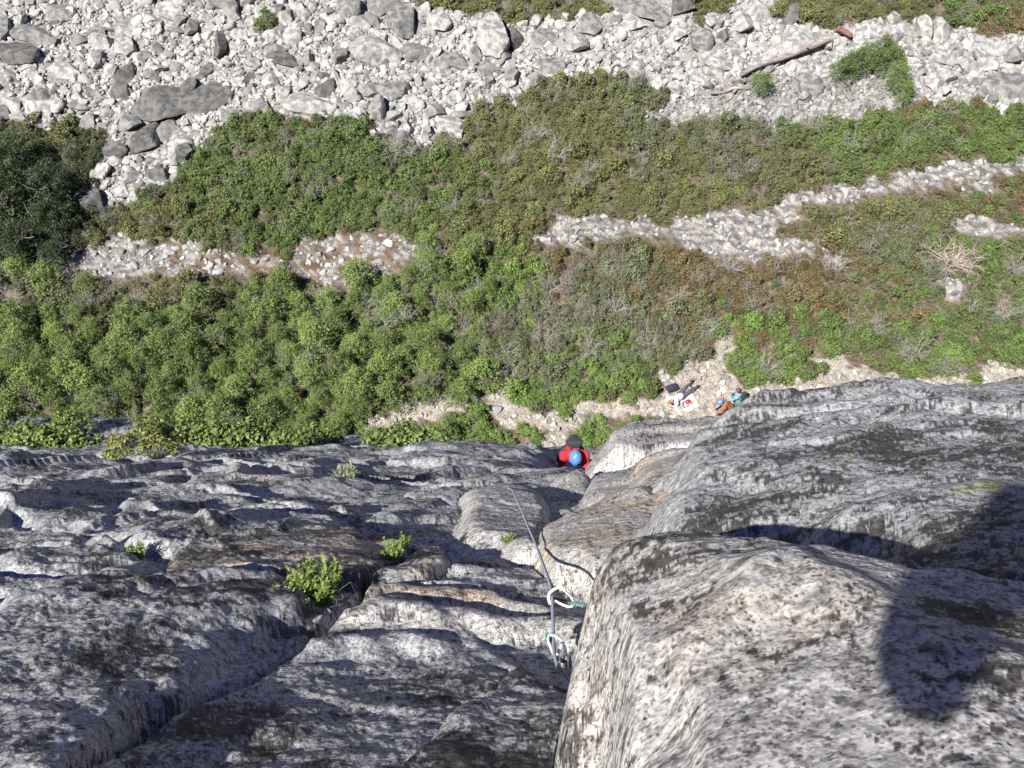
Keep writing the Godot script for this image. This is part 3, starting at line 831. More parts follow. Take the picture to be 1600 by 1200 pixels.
func build_brush() -> void:
	var shrub_mesh := []
	for k in 5: shrub_mesh.append(leaf_crown(100 + k, 0.42, 0.62, 34, 22, 0.062, 0.12))
	var low_mesh := []
	for k in 3: low_mesh.append(leaf_crown(200 + k, 0.46, 0.38, 34, 20, 0.05, 0.10))
	var tree_mesh := []
	for k in 6: tree_mesh.append(leaf_crown(300 + k, 0.80, 1.75, 80, 34, 0.066, 0.21, 0.22, 0.22))
	var dark_mesh := []
	for k in 2: dark_mesh.append(leaf_crown(400 + k, 1.5, 3.0, 150, 40, 0.085, 0.28, 0.1))
	var shrub_stem := branches(11, 0.45, 0.3, 4, 1, 0.018)
	var tree_stem := branches(12, 1.35, 0.6, 4, 5, 0.035)
	var leafs := []
	for c: Color in palette:
		for k in 3: leafs.append(leaf_mat((c * [0.85, 1.0, 1.2][k]).linear_to_srgb()))
	var bark := mat(lin(0.22, 0.19, 0.165))
	# candidates
	var spots := []
	var step := 0.34
	var z := -14.6
	while z > -46.0:
		var x := -29.0
		while x < 29.0:
			var px := x + rng.randf_range(-0.2, 0.2)
			var pz := z + rng.randf_range(-0.2, 0.2)
			x += step
			if not in_frame(px, pz, 2.5): continue
			if region(px, pz) != 0 or region(px, pz - 0.5) == 3 or region(px, pz - 0.28) == 4: continue
			if n_wave.get_noise_2d(px * 0.7 + 5.0, pz * 0.7) > 0.55 and rng.randf() < 0.8: continue
			var k := zone_at(px, pz)
			spots.append([px, pz, k, rng.randf()])
		z -= step
	print("brush spots ", spots.size())
	# trees of the grove, spaced out
	var trees := []
	for sp in spots:
		if sp[2] != 6: continue
		var ok := true
		for t in trees:
			if Vector2(t[0] - sp[0], t[1] - sp[1]).length_squared() < 1.15: ok = false; break
		if ok: trees.append(sp)
	print("grove trees ", trees.size())
	var tree_names := 0
	for t in trees:
		var y := ground_y(t[0], t[1])
		var sc := rng.randf_range(0.55, 1.2)
		var o := thing("leafy_tree", Vector3(t[0], y, t[1]), rng.randf() * TAU)
		o.scale = Vector3(sc, sc * rng.randf_range(0.85, 1.15), sc)
		part("trunk", tree_stem, bark, o)
		var shade := rng.randi() % 3
		part("crown", tree_mesh[rng.randi() % 6], leafs[18 + shade], o)
		var mark := near_mark(brush_landmarks, t[0], t[1])
		var kind_word: String = ["small", "mid sized", "tall"][0 if sc < 0.87 else 1 if sc < 1.05 else 2] + [" deep green", " light green", " yellow green"][shade]
		tag(o, "%s leafy tree in the grove near %s" % [kind_word, mark], "tree", "%s grove trees near %s" % [kind_word, mark])
		tree_names += 1
	for d in talus_bush_spots:
		var o := thing("talus_bush", Vector3(d.x, ground_y(d.x, d.z), d.z), rng.randf() * TAU)
		o.scale = Vector3.ONE * rng.randf_range(0.75, 1.05)
		part("trunk", tree_stem, bark, o)
		part("crown", tree_mesh[rng.randi() % 6], leafs[15 + rng.randi() % 3], o)
		tag(o, "green bush growing alone in the talus beside the log", "bush", "green bushes in the talus beside the log")
	for d in [[-23.2, -28.6, 1.15], [-21.4, -29.6, 0.95], [-20.9, -27.9, 0.85], [-23.6, -31.0, 1.0], [-22.0, -26.2, 0.9], [-24.6, -26.6, 1.0], [-20.4, -26.0, 0.6], [-25.4, -29.6, 1.1]]:
		var o := thing("dark_tree", Vector3(d[0], ground_y(d[0], d[1]), d[1]), rng.randf() * TAU)
		o.scale = Vector3.ONE * float(d[2])
		part("trunk", branches(40, 2.4, 0.9, 3, 6, 0.07), bark, o)
		part("crown", dark_mesh[rng.randi() % 2], leafs[9 + rng.randi() % 3], o)
		tag(o, "dense dark green tree casting deep shade beside the talus", "tree", "dark trees beside the talus")
	# shrubs: the largest as single shrubs, the rest as one mass
	var single := {}
	for i in spots.size():
		if spots[i][2] == 6 or spots[i][2] == 3: continue
		if rng.randf() < 0.045 and in_frame(spots[i][0], spots[i][1], -0.5) and single.size() < 290: single[i] = true
	var many := [[], [], [], [], [], [], [], []]
	var many_c := [[], [], [], [], [], [], [], []]
	var names := ["bright green leafy shrub in the brush", "rounded olive shrub in the brush", "rust brown shrub in the brush", "dark green shrub in the brush", "grey green shrub in the brush", "rounded mid green shrub in the brush"]
	var groups := ["bright green shrubs", "olive shrubs", "rust brown shrubs", "dark shrubs", "grey green shrubs", "mid green shrubs"]
	for i in spots.size():
		var sp: Array = spots[i]
		var k: int = sp[2]
		var y := ground_y(sp[0], sp[1]) - 0.03
		if single.has(i):
			var o := thing("shrub", Vector3(sp[0], y, sp[1]), rng.randf() * TAU)
			var sc := rng.randf_range(1.1, 1.6)
			o.scale = Vector3(sc, sc * rng.randf_range(0.85, 1.2), sc)
			part("stem", shrub_stem, bark, o)
			part("foliage", shrub_mesh[rng.randi() % 5], leafs[k * 3 + rng.randi() % 3], o)
			var mark := near_mark(brush_landmarks, sp[0], sp[1])
			tag(o, "%s near %s" % [names[k], mark], "shrub", "%s near %s" % [groups[k], mark])
			continue
		var m := rng.randi() % 5
		var sc := rng.randf_range(0.5, 1.1)
		if k in [1, 2] and rng.randf() < 0.7: m = 5 + rng.randi() % 3
		if k == 6: sc *= 0.9
		var c: Color = palette[k] * rng.randf_range(0.7, 1.25)
		if not k in [0, 6]: c = c.lerp(Color(0.17, 0.14, 0.09), maxf(0.0, rng.randfn() * 0.22))
		var b := Basis(Vector3.UP, rng.randf() * TAU).rotated(Vector3(rng.randfn(), 0, rng.randfn()).normalized(), 0.12)
		many[m].append(Transform3D(b.scaled(Vector3(sc, sc * rng.randf_range(0.75, 1.25), sc)), Vector3(sp[0], y, sp[1])))
		many_c[m].append(c)
	var brush := Node3D.new()
	brush.name = "brush"
	add_child(brush)
	tag(brush, "dense low brush covering the ground below the talus", "brush", "", "stuff")
	var white := leaf_mat(Color.WHITE)
	var all_mesh := shrub_mesh + low_mesh
	for m in 8: scatter("foliage", all_mesh[m], many[m], many_c[m], white, brush)
	var twig := branches(510, 0.7, 0.5, 5, 8, 0.010)
	var where := []
	var tint := []
	for i in spots.size():
		if rng.randf() > [0.03, 0.06, 0.06, 0.02, 0.13, 0.05, 0.035][spots[i][2]]: continue
		var sc := rng.randf_range(0.6, 1.3)
		where.append(Transform3D(Basis(Vector3.UP, rng.randf() * TAU).scaled(Vector3(sc, sc * 1.1, sc)), Vector3(spots[i][0] + 0.1, ground_y(spots[i][0], spots[i][1]) + 0.12 + (0.75 if spots[i][2] == 6 else 0.0), spots[i][1])))
		tint.append(Color(0.42, 0.38, 0.35) * rng.randf_range(0.6, 1.15))
	scatter("twigs", twig, where, tint, mats.rubble, brush)
	print("single shrubs ", single.size())

func scatter(called: String, mesh: Mesh, where: Array, cols: Array, material: Material, parent: Node) -> void:
	if where.is_empty(): return
	var mm := MultiMesh.new()
	mm.transform_format = MultiMesh.TRANSFORM_3D
	mm.use_colors = true
	mm.mesh = mesh
	mm.instance_count = where.size()
	for i in where.size():
		mm.set_instance_transform(i, where[i])
		var c: Color = cols[i]
		c.a = 1.0
		mm.set_instance_color(i, c)
	var o := MultiMeshInstance3D.new()
	o.name = called
	o.multimesh = mm
	o.material_override = material
	o.set_meta("kind", "stuff")
	parent.add_child(o, true)

func build_dead_shrubs() -> void:
	var kinds := []
	for k in 4: kinds.append(branches(500 + k, 1.0, 0.7, 7, 12, 0.013))
	var grey := mat(lin(0.46, 0.42, 0.39), 0.9)
	for i in dead_spots.size():
		var p: Vector3 = dead_spots[i]
		var o: Node3D
		if i == 0:
			o = thing("dead_tree", p + Vector3(0, ground_y(p.x, p.z), 0))
			part("branches", branches(77, 1.5, 1.35, 15, 14, 0.03, 0.35), mat(lin(0.50, 0.41, 0.36), 0.9), o)
			tag(o, "fallen bare tree with a fan of reddish grey dead branches", "dead tree")
			continue
		o = thing("dead_shrub", p + Vector3(0, ground_y(p.x, p.z) + 0.05, 0), rng.randf() * TAU)
		o.scale = Vector3.ONE * rng.randf_range(0.75, 1.25)
		part("branches", kinds[rng.randi() % 4], grey, o)
		var mark := near_mark(brush_landmarks, p.x, p.z)
		tag(o, "leafless grey shrub of bare twigs near %s" % mark, "dead shrub", "bare grey shrubs near %s" % mark)

# ------------------------------------------------------------------ stones
func stone(sd: int, planes: int, detail: int, squash := 1.0) -> ArrayMesh:
	var g := RandomNumberGenerator.new()
	g.seed = sd
	var dirs := []
	var offs := []
	for k in planes:
		dirs.append(Vector3(g.randfn(), g.randfn() * squash, g.randfn()).normalized())
		offs.append(g.randf_range(0.5, 0.95))
	# icosphere
	var ph := (1.0 + sqrt(5.0)) / 2.0
	var vs: Array[Vector3] = []
	for e in [[-1, ph, 0], [1, ph, 0], [-1, -ph, 0], [1, -ph, 0], [0, -1, ph], [0, 1, ph], [0, -1, -ph], [0, 1, -ph], [ph, 0, -1], [ph, 0, 1], [-ph, 0, -1], [-ph, 0, 1]]:
		vs.append(Vector3(e[0], e[1], e[2]).normalized())
	var fs := [[0, 11, 5], [0, 5, 1], [0, 1, 7], [0, 7, 10], [0, 10, 11], [1, 5, 9], [5, 11, 4], [11, 10, 2], [10, 7, 6], [7, 1, 8], [3, 9, 4], [3, 4, 2], [3, 2, 6], [3, 6, 8], [3, 8, 9], [4, 9, 5], [2, 4, 11], [6, 2, 10], [8, 6, 7], [9, 8, 1]]
	for d in detail:
		var mids := {}
		var nf := []
		for f in fs:
			var m := []
			for e in [[0, 1], [1, 2], [2, 0]]:
				var a: int = f[e[0]]
				var b: int = f[e[1]]
				var key := Vector2i(mini(a, b), maxi(a, b))
				if not mids.has(key):
					mids[key] = vs.size()
					vs.append((vs[a] + vs[b]).normalized())
				m.append(mids[key])
			nf.append_array([[f[0], m[0], m[2]], [f[1], m[1], m[0]], [f[2], m[2], m[1]], [m[0], m[1], m[2]]])
		fs = nf
	var pos: Array[Vector3] = []
	for d in vs:
		var r := 1.4
		for k in planes:
			var q: float = d.dot(dirs[k])
			if q > 0.05: r = minf(r, offs[k] / q)
		r *= 1.0 + 0.03 * n_spot.get_noise_3d(d.x * 3.0 + sd, d.y * 3.0, d.z * 3.0)
		pos.append(d * r)
	var v := PackedVector3Array()
	var n := PackedVector3Array()
	for f in fs:
		var a: Vector3 = pos[f[0]]
		var b: Vector3 = pos[f[1]]
		var c: Vector3 = pos[f[2]]
		var m := (b - a).cross(c - a).normalized()
		if m.dot(a) < 0:
			m = -m
			v.append_array([a, b, c])
		else:
			v.append_array([a, c, b])
		n.append_array([m, m, m])
	return array_mesh(v, n, PackedInt32Array())

func build_talus() -> void:
	var big := []
	for k in 8: big.append(stone(600 + k, 10, 3, 1.2))
	var small := []
	for k in 6: small.append(stone(650 + k, 8, 2, 1.2))
	var tones := [mats.stone_pale, mats.stone_grey, mats.stone_dark]
	var words := ["pale", "grey", "dark grey"]
	var kept := []
	for i in big_boulders.size():
		var b: Array = big_boulders[i]
		var m: Mesh = big[i % 8]
		var sx: float = b[2] * 0.52
		var sz: float = b[3] * 0.52
		var sy: float = b[4] * 0.48
		var o := part("boulder", m, tones[b[6]])
		o.transform = Transform3D(Basis(Vector3.UP, -float(b[5])).scaled_local(Vector3(sx, sy, sz)), Vector3(b[0], ground_y(b[0], b[1]) + sy * 0.35, b[1]))
		var size := "huge" if b[2] > 3.4 else "large" if b[2] > 1.7 else "mid sized"
		var mark := near_mark(stone_landmarks, b[0], b[1])
		tag(o, "%s %s granite boulder in the talus near %s" % [size, words[b[6]], mark] if i > 1 else ["huge flat dark grey slab lying in the talus above the trees", "dark grey pointed slab end leaning on the huge slab"][i], "boulder", "%s %s boulders near %s" % [size, words[b[6]], mark] if i > 1 else "")
		kept.append(Vector3(b[0], maxf(sx, sz) * 0.8, b[1]))
	# loose stones of falling size
	var where := [[], [], [], [], [], []]
	var cols := [[], [], [], [], [], []]
	var n_single := big_boulders.size()
	for pass_i in 4:
		var step: float = [1.05, 0.62, 0.34, 0.20][pass_i]
		var lo: float = [0.30, 0.19, 0.12, 0.07][pass_i]
		var hi: float = [0.55, 0.32, 0.20, 0.13][pass_i]
		var z := -14.0
		while z > -47.0:
			var x := -31.0
			while x < 31.0:
				var px := x + rng.randf_range(-0.5, 0.5) * step
				var pz := z + rng.randf_range(-0.5, 0.5) * step
				x += step
				if not in_frame(px, pz, 2.5): continue
				var k := region(px, pz)
				if k == 0: continue
				var chance: float = [0.0, [0.5, 0.7, 0.95, 0.98][pass_i], [0.04, 0.15, 0.6, 0.9][pass_i], [0.01, 0.04, 0.12, 0.30][pass_i], [0.0, 0.02, 0.06, 0.22][pass_i]][k]
				if rng.randf() > chance: continue
				var r := rng.randf_range(lo, hi)
				var blocked := false
				for q: Vector3 in kept:
					if Vector2(q.x - px, q.z - pz).length() < q.y + r * 0.3: blocked = true; break
				if blocked: continue
				var sc := Vector3(r * rng.randf_range(0.8, 1.3), r * rng.randf_range(0.55, 0.9), r * rng.randf_range(0.7, 1.1))
				var y := ground_y(px, pz) + sc.y * rng.randf_range(0.1, 0.5)
				var tilt := Basis(Vector3.UP, rng.randf() * TAU) * Basis(Vector3.RIGHT, rng.randfn() * 0.4) * Basis(Vector3.BACK, rng.randfn() * 0.4)
				var tr := Transform3D(tilt.scaled_local(sc), Vector3(px, y, pz))
				var dark := rng.randf()
				if (pass_i == 0 or pass_i == 1 and r > 0.285) and n_single < 300 and in_frame(px, pz, 0.5):
					var tone := 2 if dark < 0.06 else 1 if dark < 0.30 else 0
					var o := part("boulder", big[rng.randi() % 8], tones[tone])
					o.transform = tr
					var mark := near_mark(stone_landmarks, px, pz)
					tag(o, "small %s granite boulder wedged in rubble near %s" % [words[tone], mark], "boulder", "small %s boulders near %s" % [words[tone], mark])
					n_single += 1
					continue
				var m := rng.randi() % 6
				where[m].append(tr)
				var tone := rng.randf_range(0.25, 0.47)
				if dark < 0.22: tone *= rng.randf_range(0.45, 0.8)
				if k == 2: tone *= 0.8
				cols[m].append(Color(tone, tone * 0.97, tone * rng.randf_range(0.88, 0.95)))
			z -= step
	var rubble := Node3D.new()
	rubble.name = "talus_rubble"
	add_child(rubble)
	tag(rubble, "pale granite rubble filling the talus field between boulders", "rubble", "", "stuff")
	var total := 0
	for m in 6:
		scatter("stones", small[m], where[m], cols[m], mats.rubble, rubble)
		total += where[m].size()
	print("boulders ", n_single, " rubble ", total)

# ------------------------------------------------------------------ bodies: a smooth skin over tapered bones, meshed as surface nets
func skin(bones: Array, cell: float, blend: float, extra: Array = []) -> ArrayMesh:
	var lo := Vector3.ONE * 1e9
	var hi := -lo
	for b in bones:
		var r := maxf(b[2], b[3]) + cell * 2.5
		for e in [b[0], b[1]]:
			lo = lo.min((e as Vector3) - Vector3.ONE * r)
			hi = hi.max((e as Vector3) + Vector3.ONE * r)
	var dim := Vector3i(((hi - lo) / cell).ceil()) + Vector3i.ONE
	var d := PackedFloat32Array()
	d.resize(dim.x * dim.y * dim.z)
	d.fill(9.0)
	for b in bones:
		var a: Vector3 = b[0]
		var e: Vector3 = (b[1] as Vector3) - a
		var ll := maxf(e.length_squared(), 1e-9)
		var r := maxf(b[2], b[3]) + cell * 2.2 + blend
		var c0 := Vector3i(((a.min(b[1]) - Vector3.ONE * r - lo) / cell).floor()).clamp(Vector3i.ZERO, dim - Vector3i.ONE)
		var c1 := Vector3i(((a.max(b[1]) + Vector3.ONE * r - lo) / cell).ceil()).clamp(Vector3i.ZERO, dim - Vector3i.ONE)
		for z in range(c0.z, c1.z + 1):
			for y in range(c0.y, c1.y + 1):
				var at := (z * dim.y + y) * dim.x
				for x in range(c0.x, c1.x + 1):
					var p := lo + Vector3(x, y, z) * cell - a
					var k := clampf(p.dot(e) / ll, 0.0, 1.0)
					var v := (p - e * k).length() - lerpf(b[2], b[3], k)
					var o := d[at + x]
					var m := maxf(blend - absf(o - v), 0.0) / blend
					d[at + x] = minf(o, v) - m * m * blend * 0.25
	var v := PackedVector3Array()
	var idx := PackedInt32Array()
	var slot := PackedInt32Array()
	slot.resize(d.size())
	slot.fill(-1)
	var off := [Vector3i(0, 0, 0), Vector3i(1, 0, 0), Vector3i(0, 1, 0), Vector3i(1, 1, 0), Vector3i(0, 0, 1), Vector3i(1, 0, 1), Vector3i(0, 1, 1), Vector3i(1, 1, 1)]
	var edges := [[0, 1], [2, 3], [4, 5], [6, 7], [0, 2], [1, 3], [4, 6], [5, 7], [0, 4], [1, 5], [2, 6], [3, 7]]
	var sx := 1
	var sy := dim.x
	var sz := dim.x * dim.y
	for z in dim.z - 1:
		for y in dim.y - 1:
			for x in dim.x - 1:
				var at := (z * dim.y + y) * dim.x + x
				if d[at] > cell * 2.0 or d[at] < -cell * 2.0: continue
				var inside := 0
				for o: Vector3i in off:
					if d[at + o.x + o.y * sy + o.z * sz] < 0.0: inside += 1
				if inside == 0 or inside == 8: continue
				var sum := Vector3.ZERO
				var n := 0
				for e in edges:
					var oa: Vector3i = off[e[0]]
					var ob: Vector3i = off[e[1]]
					var da := d[at + oa.x + oa.y * sy + oa.z * sz]
					var db := d[at + ob.x + ob.y * sy + ob.z * sz]
					if (da < 0.0) != (db < 0.0):
						sum += Vector3(oa).lerp(Vector3(ob), da / (da - db))
						n += 1
				slot[at] = v.size()
				v.append(lo + (Vector3(x, y, z) + sum / n) * cell)
	for z in range(1, dim.z - 1):
		for y in range(1, dim.y - 1):
			for x in range(1, dim.x - 1):
				var at := (z * dim.y + y) * dim.x + x
				if d[at] > cell * 2.0 or d[at] < -cell * 2.0: continue
				for ax in 3:
					var st: int = [sx, sy, sz][ax]
					var u: int = [sy, sz, sx][ax]
					var w: int = [sz, sx, sy][ax]
					if (d[at] < 0.0) == (d[at + st] < 0.0): continue
					var q := [slot[at], slot[at - u], slot[at - u - w], slot[at - w]]
					if q.min() < 0: continue
					if d[at] < 0.0: idx.append_array([q[0], q[2], q[1], q[0], q[3], q[2]])
					else: idx.append_array([q[0], q[1], q[2], q[0], q[2], q[3]])
	var nn := PackedVector3Array()
	nn.resize(v.size())
	for i in range(0, idx.size(), 3):
		var f := (v[idx[i + 2]] - v[idx[i]]).cross(v[idx[i + 1]] - v[idx[i]])
		for k in 3: nn[idx[i + k]] += f
	for i in nn.size(): nn[i] = nn[i].normalized()
	var base := array_mesh(v, nn, idx)
	if extra.is_empty(): return base
	var st := SurfaceTool.new()
	st.begin(Mesh.PRIMITIVE_TRIANGLES)
	st.append_from(base, 0, Transform3D())
	var fingers := SurfaceTool.new()
	fingers.begin(Mesh.PRIMITIVE_TRIANGLES)
	for e in extra: tube_into(fingers, e[0], e[1], 6)
	fingers.index()
	st.append_from(fingers.commit(), 0, Transform3D())
	return st.commit()

func hand_fingers(wrist: Vector3, elbow: Vector3, side: Vector3) -> Array:
	var f := (wrist - elbow).normalized()
	var across := (side - f * side.dot(f)).normalized()
	var palm := f.cross(across)
	var out := []
	for k in 4:
		var root := wrist + f * 0.085 + across * (k - 1.5) * 0.021
		var ln: float = [0.062, 0.075, 0.072, 0.055][k]
		out.append([[root - f * 0.03, root + f * ln * 0.5 + palm * 0.008, root + f * ln + palm * 0.03], [0.0095, 0.009, 0.007]])
	var r := wrist + f * 0.03 - across * 0.03
	out.append([[r, r - across * 0.03 + f * 0.03, r - across * 0.035 + f * 0.062 + palm * 0.012], [0.012, 0.0105, 0.008]])
	return out

# joints: pelvis chest neck head (crown side) and left / right shoulder elbow wrist hip knee ankle toe
func person(o: Node3D, j: Dictionary, look: Dictionary, cell := 0.024) -> void:
	var bones := []
	var top := []
	var legs := []
	var shoes := []
	var extra := []
	var spine := [[j.pelvis, j.belly, 0.125, 0.12], [j.belly, j.chest, 0.12, 0.135], [j.chest, j.neck, 0.12, 0.055]]
	bones += spine
	bones.append([j.neck, j.head, 0.055, 0.06])
	var face: Vector3 = j.face
	var up: Vector3 = ((j.head as Vector3) - (j.neck as Vector3)).normalized()
	var h: Vector3 = j.head
	bones.append([h + up * 0.03, h + up * 0.10, 0.085, 0.088])
	bones.append([h + face * 0.03 - up * 0.01, h + face * 0.045 + up * 0.03, 0.062, 0.066])
	bones.append([h + face * 0.105 + up * 0.035, h + face * 0.118 + up * 0.015, 0.012, 0.016])
	var ear := up.cross(face).normalized()
	for s in [-1.0, 1.0]: bones.append([h + ear * s * 0.085 + up * 0.02, h + ear * s * 0.09 + up * 0.05, 0.016, 0.018])
	for q in 2:
		var sh: Vector3 = j.shoulder[q]
		var el: Vector3 = j.elbow[q]
		var wr: Vector3 = j.wrist[q]
		bones += [[j.chest, sh, 0.10, 0.062], [sh, el, 0.052, 0.042], [el, wr, 0.042, 0.028], [wr, wr + (wr - el).normalized() * 0.08, 0.03, 0.034]]
		top += [[j.chest, sh, 0.115, 0.078], [sh, el, 0.068, 0.056], [el, wr.lerp(el, 0.08), 0.056, 0.044]]
		extra += hand_fingers(wr, el, ear * (1.0 if q else -1.0))
		var hp: Vector3 = j.hip[q]
		var kn: Vector3 = j.knee[q]
		var an: Vector3 = j.ankle[q]
		var toe: Vector3 = j.toe[q]
		bones += [[j.pelvis, hp, 0.12, 0.095], [hp, kn, 0.085, 0.058], [kn, an, 0.055, 0.038], [an, toe, 0.042, 0.035]]
		legs += [[j.pelvis, hp, 0.132, 0.112], [hp, kn, 0.102, 0.076], [kn, an, 0.072, 0.06]]
		shoes += [[an - (toe - an) * 0.25, an.lerp(toe, 0.5), 0.052, 0.052], [an.lerp(toe, 0.5), toe + (toe - an) * 0.1, 0.05, 0.04]]
	for b in spine: top.append([b[0], b[1], b[2] + 0.016, b[3] + 0.016])
	top.append([j.pelvis, (j.pelvis as Vector3).lerp(j.belly, 0.2), 0.142, 0.14])
	part("body", skin(bones, cell, 0.05, extra), look.skin, o)
	part("jacket", skin(top, cell, 0.05), look.top, o)
	part("trousers", skin(legs, cell, 0.05), look.legs, o)
	for q in 2: part("shoe", skin(shoes.slice(q * 2, q * 2 + 2), cell, 0.03), look.shoes, o)
	if look.has("hair"):
		part("hair", skin([[h + up * 0.085 - face * 0.02, h + up * 0.125 - face * 0.015, 0.092, 0.088], [h - face * 0.06, h + up * 0.08 - face * 0.03, 0.06, 0.088]], cell, 0.03), look.hair, o)

func stand(lean: float, turn_arms := 0.0) -> Dictionary:
	# facing -x, feet at the origin; lean in radians bends the trunk forward
	var f := Vector3(-1, 0, 0)
	var up := Vector3(-sin(lean), cos(lean), 0)
	var pel := Vector3(0.10 * sin(lean), 0.92, 0)
	var j := {"pelvis": pel, "belly": pel + up * 0.18, "chest": pel + up * 0.40, "neck": pel + up * 0.56}
	var hu := Vector3(-sin(lean * 0.8 + 0.1), cos(lean * 0.8 + 0.1), 0)
	j.head = j.neck + hu * 0.12
	j.face = Vector3(-hu.y, hu.x, 0).normalized()
	j.face = Vector3(-cos(lean * 0.8 + 0.1), -sin(lean * 0.8 + 0.1), 0)
	j.shoulder = []; j.elbow = []; j.wrist = []; j.hip = []; j.knee = []; j.ankle = []; j.toe = []
	for q in 2:
		var s := -1.0 if q == 0 else 1.0
		var sh: Vector3 = pel + up * 0.50 + Vector3(0, 0, 0.185 * s)
		j.shoulder.append(sh)
		var el := sh + Vector3(-0.08 - turn_arms * 0.1, -0.27, 0.05 * s)
		j.elbow.append(el)
		j.wrist.append(el + Vector3(-0.16 - turn_arms * 0.08, -0.14 + turn_arms * 0.1, -0.07 * s))
		j.hip.append(pel + Vector3(0, -0.06, 0.09 * s))
		j.knee.append(Vector3(-0.06, 0.50, 0.11 * s))
		j.ankle.append(Vector3(0.02, 0.09, 0.12 * s))
		j.toe.append(Vector3(-0.15, 0.045, 0.135 * s))
	return j

func recline() -> Dictionary:
	# lying back on the elbows, feet towards +x
	var j := {"pelvis": Vector3(0, 0.13, 0), "belly": Vector3(-0.17, 0.18, 0), "chest": Vector3(-0.37, 0.30, 0), "neck": Vector3(-0.51, 0.38, 0), "head": Vector3(-0.60, 0.45, 0), "face": Vector3(0.6, 0.8, 0).normalized()}
	j.shoulder = []; j.elbow = []; j.wrist = []; j.hip = []; j.knee = []; j.ankle = []; j.toe = []
	for q in 2:
		var s := -1.0 if q == 0 else 1.0
		j.shoulder.append(Vector3(-0.45, 0.33, 0.18 * s))
		j.elbow.append(Vector3(-0.55, 0.06, 0.27 * s))
		j.wrist.append(Vector3(-0.34, 0.05, 0.36 * s))
		j.hip.append(Vector3(0.03, 0.12, 0.09 * s))
		j.knee.append(Vector3(0.42, 0.20, 0.12 * s))
		j.ankle.append(Vector3(0.80, 0.07, 0.14 * s))
		j.toe.append(Vector3(0.88, 0.22, 0.17 * s))
	return j

func ellipse_dome(r: Vector3, brim: float, cut := -0.25) -> ArrayMesh:
	# a helmet: ridged shell with a short brim
	var st := SurfaceTool.new()
	st.begin(Mesh.PRIMITIVE_TRIANGLES)
	st.set_smooth_group(1)
	var nu := 28
	var nv := 12
	var pts := []
	for i in nv + 1:
		var row := []
		var a := lerpf(PI / 2.0, asin(cut), float(i) / nv)
		for k in nu:
			var b := TAU * k / nu
			var rib := 1.0 + 0.025 * cos(b * 6.0) * cos(a)
			var p := Vector3(cos(a) * cos(b) * r.x, sin(a) * r.y, cos(a) * sin(b) * r.z) * rib
			if i == nv and cos(b) < 0.0: p += Vector3(-brim * cos(b) * cos(b), -0.008, 0)
			row.append(p)
		pts.append(row)
	for i in nv:
		for k in nu:
			var k2 := (k + 1) % nu
			for e in [[i, k], [i, k2], [i + 1, k], [i, k2], [i + 1, k2], [i + 1, k]]: st.add_vertex(pts[e[0]][e[1]])
	st.generate_normals()
	return st.commit()

func helmet(o: Node3D, at: Vector3, up: Vector3, face: Vector3, m: Material, badge: Material = null) -> void:
	# brim towards the face; local -x is the face
	var x := -face.normalized()
	var y := (up - x * up.dot(x)).normalized()
	var p := part("helmet", ellipse_dome(Vector3(0.135, 0.125, 0.112), 0.03), m, o)
	p.transform = Transform3D(Basis(x, y, x.cross(y)), at)
	if badge:
		var b := part("sticker", tube([Vector3(0.02, 0.1255, -0.02), Vector3(0.045, 0.120, 0.0), Vector3(0.07, 0.109, 0.005)], [0.011, 0.013, 0.009], 6), badge, p)
		b.name = "sticker"

func pack(o: Node3D, frame: Transform3D, m: Material, strap: Material, size := 1.0) -> void:
	var w := 0.13 * size
	var bones := []
	for s in [-1.0, 1.0]:
		bones += [[Vector3(0, -0.2, w * 0.55 * s) * size, Vector3(0, 0.2, w * 0.5 * s) * size, 0.11 * size, 0.095 * size]]
	bones.append([Vector3(0.10, -0.12, 0) * size, Vector3(0.09, 0.05, 0) * size, 0.085 * size, 0.08 * size])
	var b := part("pack", skin(bones, 0.022, 0.06), m, o)
	b.transform = frame
	var lid := part("lid", skin([[Vector3(0.01, 0.235, -0.09) * size, Vector3(0.01, 0.235, 0.09) * size, 0.07 * size, 0.07 * size]], 0.02, 0.03), m, b)
	lid.name = "lid"
	for s in [-1.0, 1.0]:
		part("strap", tube([Vector3(-0.09, 0.2, 0.08 * s) * size, Vector3(-0.2, 0.15, 0.1 * s) * size, Vector3(-0.22, -0.05, 0.12 * s) * size, Vector3(-0.08, -0.2, 0.1 * s) * size], [0.018, 0.02, 0.02, 0.014], 6), strap, b)

func cloth(c: Color) -> StandardMaterial3D:
	var m := mat(c, 0.85)
	m.rim_enabled = true
	m.rim = 0.2
	return m

func at_ground(x: float, z: float) -> Vector3:
	return Vector3(x, ground_y(x, z), z)

